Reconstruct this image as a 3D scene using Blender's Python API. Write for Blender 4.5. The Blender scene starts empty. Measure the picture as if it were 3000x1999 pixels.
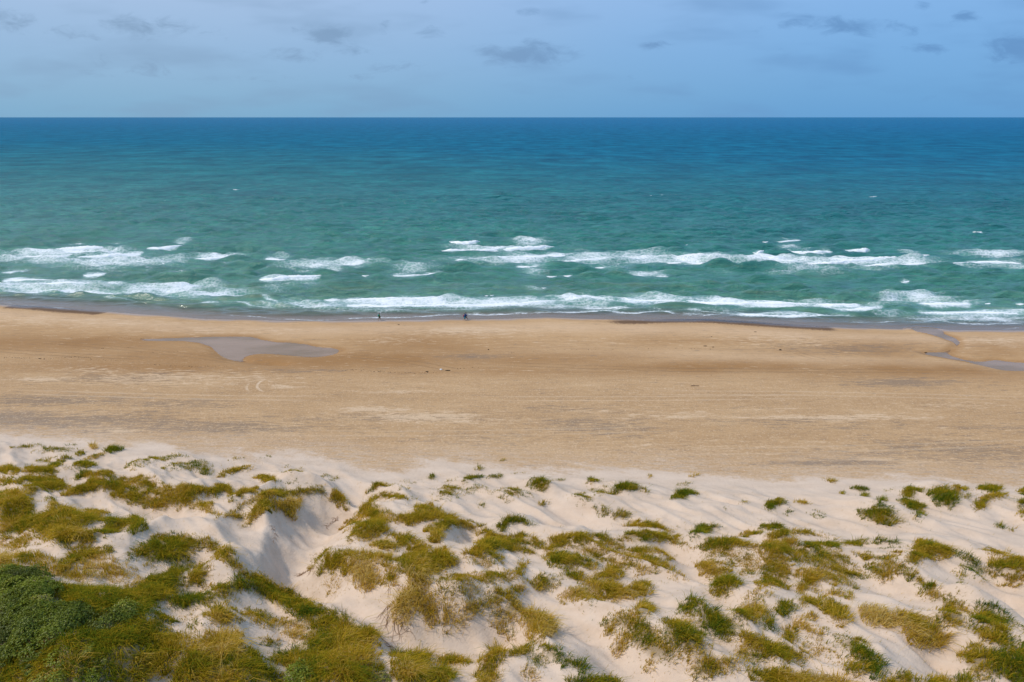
import bpy, math, random
import numpy as np

random.seed(7)
RNG = np.random.default_rng(11)
C = bpy.context.scene.collection
SC = bpy.context.scene

# ------------------------------------------------------------------ camera
CAM_H = 46.0
FPX = 2000.0                                  # focal length, in pixels of the 3000 px wide photograph (24 mm)
PITCH = math.atan(656.5 / FPX)
cam_d = bpy.data.cameras.new("camera")
cam_d.lens = 24.0; cam_d.sensor_width = 36.0; cam_d.clip_start = 0.5; cam_d.clip_end = 200000.0
cam = bpy.data.objects.new("camera", cam_d); C.objects.link(cam)
cam.location = (0, 0, CAM_H)
cam.rotation_euler = (math.pi / 2 - PITCH, 0, 0)
SC.camera = cam

# ------------------------------------------------------------------ sun, exposure
SUN_EL, SUN_AZ = math.radians(54), math.radians(-99)      # azimuth from +Y (the sea) towards +X: the sun stands on the left
sun_d = bpy.data.lights.new("sun", 'SUN'); sun_d.energy = 2.65; sun_d.angle = math.radians(2.5); sun_d.color = (1.0, 0.91, 0.79)
sun = bpy.data.objects.new("sun", sun_d); C.objects.link(sun)
sdir = (math.cos(SUN_EL) * math.sin(SUN_AZ), math.cos(SUN_EL) * math.cos(SUN_AZ), math.sin(SUN_EL))
sun.rotation_euler = (math.pi / 2 - SUN_EL, 0, math.pi - SUN_AZ)
sun.location = (-60, 20, 90)
SC.view_settings.view_transform = 'Standard'; SC.view_settings.look = 'None'
SC.view_settings.exposure = 0.0; SC.view_settings.gamma = 1.0; SC.view_settings.use_curve_mapping = False
SC.cycles.max_bounces = 5; SC.cycles.diffuse_bounces = 2; SC.cycles.glossy_bounces = 2
SC.cycles.transmission_bounces = 3; SC.cycles.transparent_max_bounces = 6
SC.cycles.sample_clamp_indirect = 4.0

# ------------------------------------------------------------------ node helper
class NT:
    def __init__(s, tree):
        s.t = tree; s.n = tree.nodes; s.l = tree.links
        s.n.clear()
    def add(s, kind, ins=None, **props):
        nd = s.n.new(kind)
        for k, v in props.items(): setattr(nd, k, v)
        for k, v in (ins or {}).items(): s.put(nd, k, v)
        return nd
    def put(s, nd, k, v):
        sock = nd.inputs[k]
        if isinstance(v, bpy.types.NodeSocket): s.l.new(v, sock)
        elif isinstance(v, bpy.types.Node): s.l.new(v.outputs[0], sock)
        else: sock.default_value = v
    def m(s, op, a, b=0.0, c=0.0, clamp=False):
        return s.add('ShaderNodeMath', {0: a, 1: b, 2: c}, operation=op, use_clamp=clamp).outputs[0]
    def ss(s, x, lo, hi, a=0.0, b=1.0):
        return s.add('ShaderNodeMapRange', {0: x, 1: lo, 2: hi, 3: a, 4: b}, interpolation_type='SMOOTHSTEP').outputs[0]
    def mix(s, f, a, b, blend='MIX'):
        nd = s.add('ShaderNodeMix', data_type='RGBA', blend_type=blend)
        s.put(nd, 0, f)
        for k, v in ((6, a), (7, b)):
            if isinstance(v, tuple) and len(v) == 3: v = v + (1.0,)
            s.put(nd, k, v)
        return nd.outputs[2]
    def ramp(s, x, stops, interp='LINEAR'):
        nd = s.add('ShaderNodeValToRGB', {0: x}); e = nd.color_ramp.elements
        nd.color_ramp.interpolation = interp
        while len(e) < len(stops): e.new(0.5)
        for el, (p, c) in zip(e, stops): el.position = p; el.color = tuple(c) + (1.0,)
        return nd.outputs[0]
    def attr(s, name):
        return s.add('ShaderNodeAttribute', attribute_name=name).outputs['Fac']
    def noise(s, vec, scale, detail=4.0, rough=0.55, dist=0.0):
        return s.add('ShaderNodeTexNoise', {'Vector': vec, 'Scale': scale, 'Detail': detail, 'Roughness': rough, 'Distortion': dist}).outputs[0]
    def mapping(s, vec, loc=(0, 0, 0), rot=(0, 0, 0), scale=(1, 1, 1)):
        return s.add('ShaderNodeMapping', {0: vec, 1: loc, 2: rot, 3: scale}).outputs[0]
    def vm(s, op, a, b=None):
        return s.add('ShaderNodeVectorMath', {0: a, **({1: b} if b is not None else {})}, operation=op)

def material(name):
    m = bpy.data.materials.new(name); m.use_nodes = True
    return m, NT(m.node_tree)

# ------------------------------------------------------------------ sky (world)
def el_az(px, py):
    """direction of a photo pixel as (x/y, z/y)"""
    cx, cy = (px - 1500) / FPX, (999.5 - py) / FPX
    cp, sp = math.cos(PITCH), math.sin(PITCH)
    y, z = cp + cy * sp, -sp + cy * cp
    return cx / y, z / y

world = bpy.data.worlds.new("World"); SC.world = world; world.use_nodes = True
w = NT(world.node_tree)
sky = w.add('ShaderNodeTexSky', sky_type='NISHITA', sun_disc=False, sun_elevation=SUN_EL, sun_rotation=SUN_AZ,
            air_density=1.2, dust_density=2.2, ozone_density=2.0, altitude=50)
skyc = w.mix(1.0, sky.outputs[0], (0.075, 0.075, 0.075), 'MULTIPLY')
d = w.add('ShaderNodeTexCoord').outputs['Generated']
sep = w.add('ShaderNodeSeparateXYZ', {0: d})
X, Y, Z = sep.outputs
left = w.ramp(w.m('MAXIMUM', Z, 0.0), [(0.0, (.205, .445, .670)), (.03, (.245, .470, .700)), (.08, (.305, .505, .765)), (.15, (.400, .565, .835)), (.35, (.43, .59, .86)), (1.0, (.36, .52, .82))])
right = w.ramp(w.m('MAXIMUM', Z, 0.0), [(0.0, (.110, .365, .715)), (.03, (.130, .390, .745)), (.08, (.165, .425, .805)), (.15, (.225, .475, .875)), (.35, (.30, .52, .88)), (1.0, (.28, .48, .80))])
side = w.ss(w.m('ADD', X, w.m('MULTIPLY', w.noise(w.mapping(d, scale=(2, 2, 5)), 1.5, 2.0), 0.12)), -0.42, 0.62)
veil = w.mix(side, left, right)
hz = w.mix(0.92, skyc, w.mix(0.10, veil, (.46, .54, .66)))
# clouds: soft dark patches of low cumulus drifting far out over the sea, plus the generic field they belong to
yy = w.m('MAXIMUM', Y, 0.02)
uv = w.add('ShaderNodeCombineXYZ', {0: w.m('DIVIDE', X, yy), 1: w.m('DIVIDE', Z, yy), 2: 0.0}).outputs[0]
CL = [(30, 55, 70, 34, .75), (250, 95, 110, 24, .55), (420, 80, 150, 30, .85), (960, 105, 75, 30, .95), (1010, 145, 75, 20, .75), (830, 160, 120, 20, .65),
      (1160, 195, 85, 16, .7), (1540, 158, 130, 30, 1.15), (1550, 138, 55, 22, .8), (1915, 135, 42, 14, .85), (2335, 66, 55, 20, .95), (2480, 80, 160, 24, .95), (2560, 65, 60, 16, .6),
      (2722, 138, 55, 17, 1.05), (2825, 50, 35, 18, .95), (2700, 17, 30, 14, .8), (2985, 135, 85, 36, 1.2), (1128, 72, 24, 26, .6), (1265, 95, 40, 16, .65), (1372, 60, 24, 12, .5),
      (400, 195, 100, 30, .55), (700, 232, 220, 16, .45), (1245, 18, 16, 22, .55), (1840, 232, 30, 10, .55), (1560, 36, 45, 13, .5), (320, 218, 150, 14, .4), (1100, 232, 130, 13, .4), (2290, 165, 60, 20, .35)]
dens = None
for (px, py, rx, ry, k) in CL:
    cu, cv = el_az(px, py); ru, rv = rx / FPX * 1.25, ry / FPX * 1.25
    mp = w.mapping(uv, loc=(-cu / ru, -cv / rv, 0), scale=(1 / ru, 1 / rv, 0))
    ln = w.vm('LENGTH', mp).outputs['Value']
    b = w.ss(ln, 0.0, 1.5, k, 0.0)
    dens = b if dens is None else w.m('MAXIMUM', dens, b)
nz = w.noise(w.mapping(uv, scale=(22, 60, 1)), 1.0, 7.0, 0.66, 0.5)
nz2 = w.noise(w.mapping(uv, scale=(5, 22, 1)), 1.0, 3.0, 0.5)
cl = w.ss(w.m('ADD', dens, w.m('MULTIPLY', w.m('SUBTRACT', nz, 0.5), 2.3)), 0.30, 1.15)
cl = w.m('MULTIPLY', cl, w.ss(Y, 0.05, 0.3))
veil2 = w.m('MULTIPLY', w.ss(nz2, 0.46, 0.72), w.m('MULTIPLY', w.ss(Y, 0.05, 0.3), 0.42))
cloudcol = w.mix(side, (.225, .350, .520), (.130, .290, .560))
hz = w.mix(veil2, hz, cloudcol)
hz = w.mix(w.m('MULTIPLY', cl, 0.80), hz, cloudcol)
bg = w.add('ShaderNodeBackground', {0: hz, 1: 1.0})
w.add('ShaderNodeOutputWorld', {0: bg.outputs[0]})

# ------------------------------------------------------------------ numeric helpers
def pix_dirs(P):
    P = np.asarray(P, float)
    cx, cy = (P[:, 0] - 1500) / FPX, (999.5 - P[:, 1]) / FPX
    cp, sp = math.cos(PITCH), math.sin(PITCH)
    return np.stack([cx, cp + cy * sp, -sp + cy * cp], 1)

def on_plane(P, z=0.0):
    D = pix_dirs(P); t = (z - CAM_H) / D[:, 2]
    return D[:, :2] * t[:, None]

_RG = {}
def rand_grid(n, seed):
    if seed not in _RG: _RG[seed] = np.random.default_rng(seed).random((n, n))
    return _RG[seed]

def vnoise(x, y, seed=0):
    n = 256; g = rand_grid(n, seed)
    x = np.asarray(x, float); y = np.asarray(y, float)
    xi, yi = np.floor(x).astype(int), np.floor(y).astype(int)
    fx, fy = x - xi, y - yi
    fx = fx * fx * (3 - 2 * fx); fy = fy * fy * (3 - 2 * fy)
    a, b = g[yi % n, xi % n], g[yi % n, (xi + 1) % n]
    c, e = g[(yi + 1) % n, xi % n], g[(yi + 1) % n, (xi + 1) % n]
    return (a * (1 - fx) + b * fx) * (1 - fy) + (c * (1 - fx) + e * fx) * fy

def fbm(x, y, seed=0, octs=4, gain=0.5):
    s, a, t = 0.0, 1.0, 0.0
    for o in range(octs):
        s = s + a * vnoise(np.asarray(x) * 2 ** o + 17.3 * o, np.asarray(y) * 2 ** o + 5.1 * o, seed + o); t += a; a *= gain
    return s / t

def sstep(x, a, b):
    t = np.clip((x - a) / (b - a), 0, 1); return t * t * (3 - 2 * t)

def inside(poly, x, y):
    px, py = poly[:, 0], poly[:, 1]; r = np.zeros(np.shape(x), bool); n = len(px)
    for i in range(n):
        x0, y0, x1, y1 = px[i - 1], py[i - 1], px[i], py[i]
        if y0 == y1: continue
        c = (y0 > y) != (y1 > y)
        r ^= c & (x < (x1 - x0) * (y - y0) / (y1 - y0) + x0)
    return r

def seg_dist(pts, x, y):
    """distance to a polyline, and the fraction along it"""
    best = np.full(np.shape(x), 1e9); frac = np.zeros(np.shape(x)); n = len(pts) - 1
    for i in range(n):
        ax, ay = pts[i]; bx, by = pts[i + 1]; dx, dy = bx - ax, by - ay
        t = np.clip(((x - ax) * dx + (y - ay) * dy) / (dx * dx + dy * dy + 1e-9), 0, 1)
        dd = np.hypot(x - ax - t * dx, y - ay - t * dy); k = dd < best
        best = np.where(k, dd, best); frac = np.where(k, (i + t) / n, frac)
    return best, frac

class Grid:
    def __init__(s, x0, x1, y0, y1, r):
        s.x0, s.y0, s.r = x0, y0, r
        s.x = np.arange(x0, x1 + r / 2, r); s.y = np.arange(y0, y1 + r / 2, r)
        s.X, s.Y = np.meshgrid(s.x, s.y)
    def blur(s, a, sig):
        k = int(max(2, sig * 3 / s.r)); p = np.pad(a, k, mode='edge')
        fy, fx = np.fft.fftfreq(p.shape[0]), np.fft.rfftfreq(p.shape[1])
        g = np.exp(-2 * (np.pi * sig / s.r) ** 2 * (fy[:, None] ** 2 + fx[None, :] ** 2))
        return np.fft.irfft2(np.fft.rfft2(p) * g, p.shape)[k:-k, k:-k]
    def raster(s, poly, out, val=1.0):
        i0 = max(0, int((poly[:, 0].min() - s.x0) / s.r)); i1 = min(len(s.x), int((poly[:, 0].max() - s.x0) / s.r) + 2)
        j0 = max(0, int((poly[:, 1].min() - s.y0) / s.r)); j1 = min(len(s.y), int((poly[:, 1].max() - s.y0) / s.r) + 2)
        if i1 <= i0 or j1 <= j0: return
        m = inside(poly, s.X[j0:j1, i0:i1], s.Y[j0:j1, i0:i1])
        sub = out[j0:j1, i0:i1]; sub[m] = np.maximum(sub[m], val)
    def at(s, a, x, y):
        u = np.clip((np.asarray(x) - s.x0) / s.r, 0, len(s.x) - 1.001); v = np.clip((np.asarray(y) - s.y0) / s.r, 0, len(s.y) - 1.001)
        i, j = u.astype(int), v.astype(int); fx, fy = u - i, v - j
        return (a[j, i] * (1 - fx) + a[j, i + 1] * fx) * (1 - fy) + (a[j + 1, i] * (1 - fx) + a[j + 1, i + 1] * fx) * fy

def mesh_obj(name, V, F, mat, parent=None, attrs=None, smooth=False, loc=None, kind=None):
    """V (n,3); F (m,3) or (m,4) int array -> one mesh object"""
    V = np.asarray(V, np.float32); F = np.asarray(F, np.int32)
    if loc is not None: V = V - np.asarray(loc, np.float32)
    me = bpy.data.meshes.new(name)
    me.vertices.add(len(V)); me.vertices.foreach_set('co', V.ravel())
    k = F.shape[1]
    me.loops.add(F.size); me.loops.foreach_set('vertex_index', F.ravel())
    me.polygons.add(len(F)); me.polygons.foreach_set('loop_start', np.arange(0, F.size, k, dtype=np.int32))
    me.update(calc_edges=True)
    me.polygons.foreach_set('use_smooth', np.full(len(F), smooth))
    for an, av in (attrs or {}).items():
        a = me.attributes.new(an, 'FLOAT', 'POINT'); a.data.foreach_set('value', np.asarray(av, np.float32).ravel())
    if mat: me.materials.append(mat)
    o = bpy.data.objects.new(name, me); C.objects.link(o)
    if loc is not None: o.location = loc
    if parent: o.parent = parent
    if kind: o['kind'] = kind
    return o

def tag(o, label, cat, group=None):
    o['label'] = label; o['category'] = cat
    if group: o['group'] = group
    return o

def grid_faces(ny, nx):
    i = np.arange(ny - 1)[:, None] * nx + np.arange(nx - 1)[None, :]
    return np.stack([i, i + 1, i + nx + 1, i + nx], -1).reshape(-1, 4)

# ------------------------------------------------------------------ traced outlines (photo pixels): r = which enlargement they were read from
REG = {'1': (0, 1250, .4776), '2': (750, 1250, .4776), '3': (1500, 1250, .4776), '4': (2250, 1250, .4777),
       'T': (0, 1600, .255), 'U': (500, 1650, .255), 'A': (0, 650, .425), 'B': (1000, 650, .425), 'C': (2000, 650, .425)}
def px_pts(r, s):
    ox, oy, k = REG[r]
    return np.array([[ox + float(a.split(',')[0]) * k, oy + float(a.split(',')[1]) * k] for a in s.split()])

VEG = """
1 g 95,130 130,110 200,105 240,110 200,122 140,128
1 g 220,150 260,120 380,128 460,140 440,150 350,150 260,160
1 G 470,158 490,148 505,160 485,170
1 o 530,190 580,170 650,150 640,175 580,192 540,197
1 G 650,145 680,125 735,125 735,138 700,148
1 g 240,208 270,190 320,195 310,215 262,215
1 G 375,192 410,178 428,186 405,198
1 g 410,112 440,105 475,107 470,114
1 D 560,105 575,102 588,118 570,120
1 g 790,238 800,215 860,200 930,185 995,190 960,208 900,218 880,238 830,257 800,252
1 g 1010,182 1050,165 1110,172 1150,182 1060,188 1030,207
1 g 1025,240 1060,220 1130,225 1180,208 1230,208 1290,240 1300,262 1275,292 1240,278 1190,262 1100,264 1030,268
1 G 1235,262 1260,262 1282,290 1250,282
1 g 1405,202 1440,185 1475,190 1470,198
1 O 1355,302 1380,270 1440,250 1500,240 1550,250 1545,264 1480,264 1430,272 1385,300
1 O 1570,310 1600,298 1660,300 1675,320 1640,322
1 O 0,240 40,248 110,265 130,268 100,282 50,275 0,268
1 O 160,258 250,252 345,268 330,282 240,280 165,272
1 G 320,228 350,215 372,232 332,244
1 G 460,230 510,215 575,230 540,240 480,238
1 g 370,262 400,245 460,255 475,270
1 O 0,310 60,315 125,335 120,344 60,347 0,342
1 O 130,325 150,295 220,292 310,305 370,330 450,375 450,388 380,376 300,390 220,398 165,402 165,355 190,335 150,340
1 G 465,322 490,280 530,275 520,297 500,312
1 O 540,272 580,285 640,265 700,295 690,310 620,300 560,300 530,300
1 O 395,418 470,370 540,325 640,330 740,345 740,380 700,384 620,388 540,398 470,405
1 o 700,330 760,315 840,340 860,380 780,382
1 O 760,315 850,310 920,325 1000,360 1060,370 1030,382 960,398 930,412 880,405 900,370 850,340
1 O 705,388 780,370 830,400 920,420 1000,450 1010,492 960,503 880,478 810,468 790,442 710,433
1 O 960,400 1050,388 1100,360 1180,360 1280,380 1240,422 1180,430 1200,472 1150,488 1080,478 1010,472 980,432
1 O 1280,385 1340,358 1400,368 1440,412 1400,402 1350,385 1325,432 1285,405
1 O 1220,462 1260,455 1290,490 1345,537 1330,537 1270,508 1225,492
1 O 1410,447 1450,410 1500,375 1560,375 1590,392 1540,398 1490,412 1460,437
1 O 1435,522 1470,470 1520,430 1580,425 1640,400 1675,395 1675,427 1620,434 1560,447 1500,472 1460,512
1 O 1340,562 1380,535 1440,530 1490,540 1480,558 1420,550
1 O 1515,603 1530,540 1570,490 1600,455 1660,450 1640,502 1590,522 1560,562 1530,603
1 O 0,400 60,390 120,405 170,420 195,460 215,480 200,520 270,535 300,500 290,430 320,440 360,480 450,500 480,550 500,600 530,650 480,700 430,727 360,717 290,682 200,620 100,640 0,640
1 O 520,650 600,640 650,650 620,682 560,702 500,717
1 m 0,640 100,650 200,640 290,690 200,720 130,750 60,770 0,740
1 O 497,562 510,525 580,510 650,510 668,527 620,547 580,572 530,592 505,592
1 G 610,632 640,590 690,560 750,565 790,590 760,602 750,622 700,642 640,657 615,652
1 G 765,582 800,555 860,560 874,602 850,632 800,642 790,602
1 G 803,805 860,750 920,700 980,665 1060,655 1115,665 1100,690 1050,700 980,735 920,770 870,792 820,813
1 O 1110,668 1150,660 1230,690 1245,722 1200,747 1150,732 1118,700
1 G 990,720 1060,690 1110,700 1130,740 1155,770 1130,812 1080,852 1055,805 1010,832 960,815 925,852 920,790 960,770
1 O 1250,703 1300,695 1360,740 1420,790 1470,830 1512,882 1460,872 1400,847 1350,802 1280,758
T O 640,240 740,190 850,90 1000,30 1150,30 1240,80 1150,110 1050,110 950,170 850,230 720,310 640,330
T d 720,310 850,230 950,170 1050,110 1150,110 1300,150 1450,220 1560,330 1500,400 1350,400 1150,380 900,400 640,350
T m 50,130 250,80 450,60 560,120 600,200 590,330 450,300 300,200 180,200
T D 0,100 100,200 230,220 180,290 0,290
T S 0,300 200,330 420,300 580,420 640,500 560,620 380,640 200,620 0,640
T S 0,640 200,620 380,640 560,620 640,640 640,760 680,900 600,960 440,950 250,900 100,920 0,900
T S 0,900 100,920 250,900 440,950 600,960 700,980 640,1140 500,1100 400,1200 250,1300 100,1340 0,1330
T S 680,700 880,760 1080,880 960,920 800,960 720,1000 690,900
T G 420,440 650,420 800,470 900,480 1100,480 1250,470 1400,480 1420,560 1350,680 1250,740 1080,860 880,750 700,650 640,490
T G 1400,480 1600,420 1800,320 1860,350 1960,260 2030,250 2140,250 2200,190 2215,230 2120,290 2060,480 1960,530 1970,600 1800,600 1760,720 1620,820 1560,900 1400,900 1500,700 1350,700
T S 1100,880 1250,800 1380,740 1490,690 1540,720 1400,820 1280,900 1150,960
T G 700,1080 900,960 1080,900 1150,970 1250,960 1230,1180 1100,1180 1000,1060 850,1070 720,1180
T S 860,1200 920,1120 1050,1130 1090,1200 1100,1300 1050,1380 980,1300 900,1260
T S 680,1600 760,1440 900,1390 1000,1400 1060,1460 1020,1620 680,1620
T S 1080,1250 1200,1170 1240,1250 1220,1400 1150,1500 1060,1560 1080,1400
T S 400,1220 640,1150 720,1190 700,1320 560,1400 540,1300
T S 260,1380 420,1260 540,1300 560,1400 450,1480 320,1520 270,1470
T G 100,1350 250,1310 270,1470 320,1530 150,1560 60,1460
T S 0,1420 100,1460 140,1620 0,1620
T S 150,1540 330,1540 560,1480 660,1620 150,1620
T D 700,1330 780,1290 870,1270 960,1320 1000,1390 900,1365 800,1375 700,1445 600,1535 575,1495
T G 1250,980 1400,900 1560,900 1620,830 1700,860 1760,800 1850,760 1960,830 1900,950 1800,1000 1700,1050 1500,1060 1300,1150 1240,1150
T G 1240,1180 1300,1150 1500,1060 1700,1050 1650,1250 1550,1400 1480,1620 1180,1620 1260,1380
T M 1880,1000 2000,960 2150,1020 2100,1080 2000,1250 1900,1400 1780,1500 1700,1620 1500,1620 1560,1400 1680,1240 1740,1050
U G 680,222 720,170 850,140 1000,130 1120,180 1190,240 1330,310 1340,420 1340,500 1230,480 1170,420 1000,320 820,312 700,262
U O 390,240 500,250 700,270 820,312 700,322 560,302 420,272
U O 180,212 250,100 300,40 330,0 420,0 450,62 380,152 370,262 280,302 210,252
U G 1330,310 1500,400 1680,480 1860,570 1900,650 1880,760 1820,850 1690,790 1560,690 1450,600 1345,500
U M 1870,575 2080,650 2200,740 2353,790 2353,900 2250,1000 2100,1000 1900,960 1830,850 1890,740
U G 0,422 150,350 300,370 420,400 500,470 430,492 330,492 250,462 130,522 0,512
U m 420,350 600,340 720,370 700,442 650,522 540,532 500,442
U O 430,602 480,530 600,500 680,560 740,600 760,622 700,682 600,722 500,662
U o 680,560 900,530 1000,560 1100,560 1250,640 1230,760 1100,732 980,702 900,642 780,612
U d 1250,640 1400,660 1550,700 1560,902 1450,902 1350,882 1250,792
U G 1550,932 1600,830 1700,800 1830,880 1820,962 1700,1002 1580,1002
U G 1060,912 1080,850 1150,850 1230,912 1150,928
U G 1170,1092 1230,1030 1400,1010 1420,1052 1350,1092 1260,1142 1180,1122
U M 1250,1142 1400,1060 1550,1040 1700,1030 1700,1200 1620,1369 1560,1420 1450,1420 1380,1252 1400,1182
U O 1700,1030 1900,1010 2100,1010 2353,1040 2353,1200 2100,1180 1900,1200 1750,1180
U M 1700,1200 1900,1210 2100,1190 2353,1210 2353,1420 1600,1420
U S 1370,1242 1450,1210 1530,1300 1570,1440 1400,1440
U D 300,932 330,850 540,800 720,790 760,902 740,1000 560,1100 480,1052 400,982
U G 740,1000 880,980 1000,1020 1100,1130 1200,1240 1280,1330 1300,1440 900,1440 700,1200
U M 480,1200 560,1100 700,1000 720,1200 900,1440 380,1440 430,1302
U M 130,1092 180,950 260,910 300,1000 330,1060 420,1080 460,1152 430,1302 380,1380 200,1380 120,1200
U M 0,1300 60,1232 130,1130 200,1400 180,1440 0,1440
U g 190,642 240,570 320,570 330,642 380,722 330,762 230,702
2 g 35,190 55,180 80,187
2 g 175,247 190,233 205,242
2 o 165,278 210,265 275,255 280,267 220,283
2 O 0,307 50,300 105,325 100,337 40,322
2 g 105,328 180,330 240,325 295,347 250,347 180,340
2 o 410,307 430,288 440,300
2 g 450,327 480,308 495,317 460,330
2 O 0,442 60,400 140,385 210,400 210,417 150,422 80,432 20,442
2 O 240,402 260,375 330,370 400,368 430,390 400,412 330,412 260,414
2 O 440,422 470,390 520,410 555,460 570,487 530,472 490,452 445,442
2 O 0,520 0,455 50,445 70,470 50,512 0,547
2 D 105,492 130,460 200,450 260,440 270,462 240,482 230,522 235,552 200,542 170,507 130,502
2 O 685,395 720,345 790,345 790,360 740,367 695,397
2 g 820,352 860,350 850,362
2 g 890,332 950,340 1005,325 960,347
2 g 890,372 930,362 910,384
2 O 680,474 720,430 800,405 860,415 910,442 860,437 800,427 740,437 700,467
2 g 945,442 980,435 970,448
2 G 1060,302 1075,290 1090,317 1070,315
2 O 1350,257 1365,240 1385,254
2 g 1150,332 1240,305 1230,322 1160,335
2 G 1280,318 1300,298 1370,295 1370,307 1290,320
2 G 1420,310 1440,292 1500,292 1480,310
2 o 1500,208 1520,193 1535,202
2 g 1570,288 1600,280 1660,288
2 g 1105,388 1160,360 1280,352 1270,377 1240,402 1250,432 1190,448 1130,432 1100,412
2 g 1300,382 1340,355 1400,365 1420,387 1360,402 1290,412
2 g 1430,398 1500,390 1560,370 1640,390 1675,417 1620,422 1570,442 1500,412
2 G 1355,472 1390,475 1385,492
2 O 990,512 1000,485 1050,480 1115,512 1080,512 1030,507 1000,517
2 O 640,512 670,480 720,490 760,517 740,562 700,557 660,547 645,532
2 O 580,662 620,610 660,580 720,565 780,570 790,622 740,652 690,682 620,692
2 o 540,600 600,540 640,560 600,600 570,650
2 o 770,542 800,510 870,540 960,535 960,600 880,590 790,567
2 O 900,545 960,535 1050,525 1150,535 1210,562 1180,577 1100,557 1020,572 950,590
2 O 1050,622 1090,590 1140,570 1220,570 1290,575 1380,612 1350,617 1240,607 1150,632 1130,692 1090,682 1090,642
2 O 1360,642 1440,635 1470,650 1540,665 1530,682 1440,677 1370,667
2 O 1575,662 1640,655 1630,672 1580,675
2 O 1375,702 1430,680 1560,690 1580,720 1640,740 1675,772 1600,747 1520,742 1450,752 1400,732
2 G 1570,692 1620,683 1665,712 1600,707
2 O 1300,762 1340,725 1390,735 1440,745 1420,777 1330,787
2 o 1280,800 1420,770 1500,780 1480,830 1330,830
2 o 800,652 870,650 860,682 810,672
2 O 720,702 780,700 840,720 850,752 780,747 720,727
2 O 860,722 870,675 930,675 980,700 980,717 920,722 880,732
2 O 880,802 950,770 960,720 1010,710 1050,725 1060,772 1040,802 960,802
2 O 870,832 960,800 1050,790 1060,860 1050,900 980,892 900,882
2 O 1060,800 1080,755 1150,755 1200,790 1230,832 1200,872 1130,892 1065,892
2 D 930,902 990,890 1050,910 1060,937 990,942 940,932
2 o 1100,942 1150,910 1190,900 1140,942
2 O 530,752 600,760 700,770 800,785 850,812 800,832 700,812 600,792
2 M 415,822 440,790 500,780 560,790 560,872 510,872 450,882 410,872
2 D 550,882 590,800 660,810 720,840 735,902 720,952 680,972 640,987 620,932 580,912
2 D 790,932 800,880 840,870 850,920 855,952 800,952
2 d 420,922 450,935 500,930 520,950 490,997 450,972
2 g 340,800 420,760 480,770 440,800 410,850 350,860
2 D 830,1092 880,1040 920,1000 950,960 1020,960 1050,970 1010,1012 1030,1062 1000,1102 960,1112 950,1182 910,1192 870,1152 840,1122
2 D 1030,1092 1060,1030 1110,1040 1105,1112 1080,1202 1060,1222 1050,1152
2 D 1130,1162 1140,1080 1190,1060 1200,1120 1195,1182 1165,1242 1140,1212
2 D 1220,1192 1250,1130 1300,1120 1325,1162 1280,1192 1250,1232 1225,1212
2 O 1100,987 1140,965 1190,990 1260,1010 1240,1032 1170,1012
2 o 1190,962 1200,920 1290,905 1390,890 1490,875 1540,885 1545,932 1480,962 1400,962 1300,992 1230,992
2 o 1200,1002 1300,980 1400,1000 1380,1032 1280,1022
2 o 1180,1047 1250,1050 1260,1062 1190,1062
2 O 1280,1102 1330,1065 1400,1080 1410,1112 1350,1137 1290,1132
2 O 1400,1052 1450,1010 1500,985 1530,1010 1520,1052 1450,1092 1410,1082
2 O 1430,1182 1470,1120 1540,1090 1610,1060 1610,1120 1560,1172 1480,1202 1435,1207
2 O 1490,1222 1520,1190 1550,1220 1575,1282 1530,1262 1495,1247
2 O 1540,1032 1570,1000 1620,960 1675,950 1675,982 1620,1002 1560,1047
2 O 1580,922 1610,870 1640,815 1640,852 1610,902 1590,927
2 G 1500,622 1505,570 1550,550 1620,560 1675,575 1620,572 1560,577 1540,602 1520,637
2 O 1100,1452 1140,1415 1220,1400 1260,1430 1300,1452 1240,1447 1170,1457
2 M 1100,1490 1150,1480 1210,1490 1180,1530 1200,1590 1060,1600
2 M 860,1400 980,1380 1040,1410 1070,1452 1050,1502 1060,1600 900,1600 860,1500
2 S 670,1492 760,1500 860,1480 880,1540 760,1562 680,1542
2 O 1370,1532 1380,1450 1420,1380 1470,1365 1500,1400 1510,1440 1470,1480 1480,1532 1460,1600 1390,1600
2 O 1470,1367 1560,1370 1640,1340 1675,1330 1675,1372 1600,1392 1510,1402
3 G 100,352 120,320 170,312 215,330 210,357 185,382 150,377 110,362
3 g 265,327 310,315 335,320 290,332
3 G 465,337 475,313 510,320 510,328 485,338
3 g 510,322 550,322 520,332
3 g 370,432 400,405 470,415 505,442 460,452 410,470 380,452
3 g 475,382 550,370 590,385 570,412 540,417
3 G 605,408 630,365 690,350 760,360 825,397 770,382 700,382 640,402
3 G 980,442 1010,395 1060,388 1130,410 1080,414 1050,432 1000,432
3 g 1010,352 1040,348 1090,340 1095,354
3 O 830,302 845,290 850,307
3 O 1090,297 1135,290 1120,303
3 G 515,482 540,478 570,505 610,520 585,557 560,547 530,512
3 G 630,532 660,515 710,535 715,552 670,557 640,550
3 G 165,468 190,460 210,468 180,478
3 G 1560,492 1570,455 1640,440 1675,455 1610,477 1580,502
3 g 1300,492 1345,488 1330,498
3 o 1395,464 1440,458 1430,468
3 g 0,387 50,395 120,432 60,422 0,442
3 G 0,555 60,562 130,597 60,584 0,579
3 O 700,602 730,580 770,590 770,605
3 O 770,600 830,578 900,595 970,637 930,627 860,612 780,610
3 g 980,607 1010,595 1035,614 1000,617
3 G 1105,662 1120,630 1150,600 1230,592 1300,614 1240,622 1200,637 1150,657
3 G 1520,622 1540,595 1620,592 1660,612 1580,627
3 O 1395,667 1440,640 1520,640 1510,657 1440,667
3 O 1550,657 1600,640 1675,640 1675,667
3 O 0,662 60,655 100,660 60,672 0,672
3 O 0,692 60,685 100,712 50,707 0,712
3 O 0,722 50,725 110,772 60,757 0,742
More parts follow.
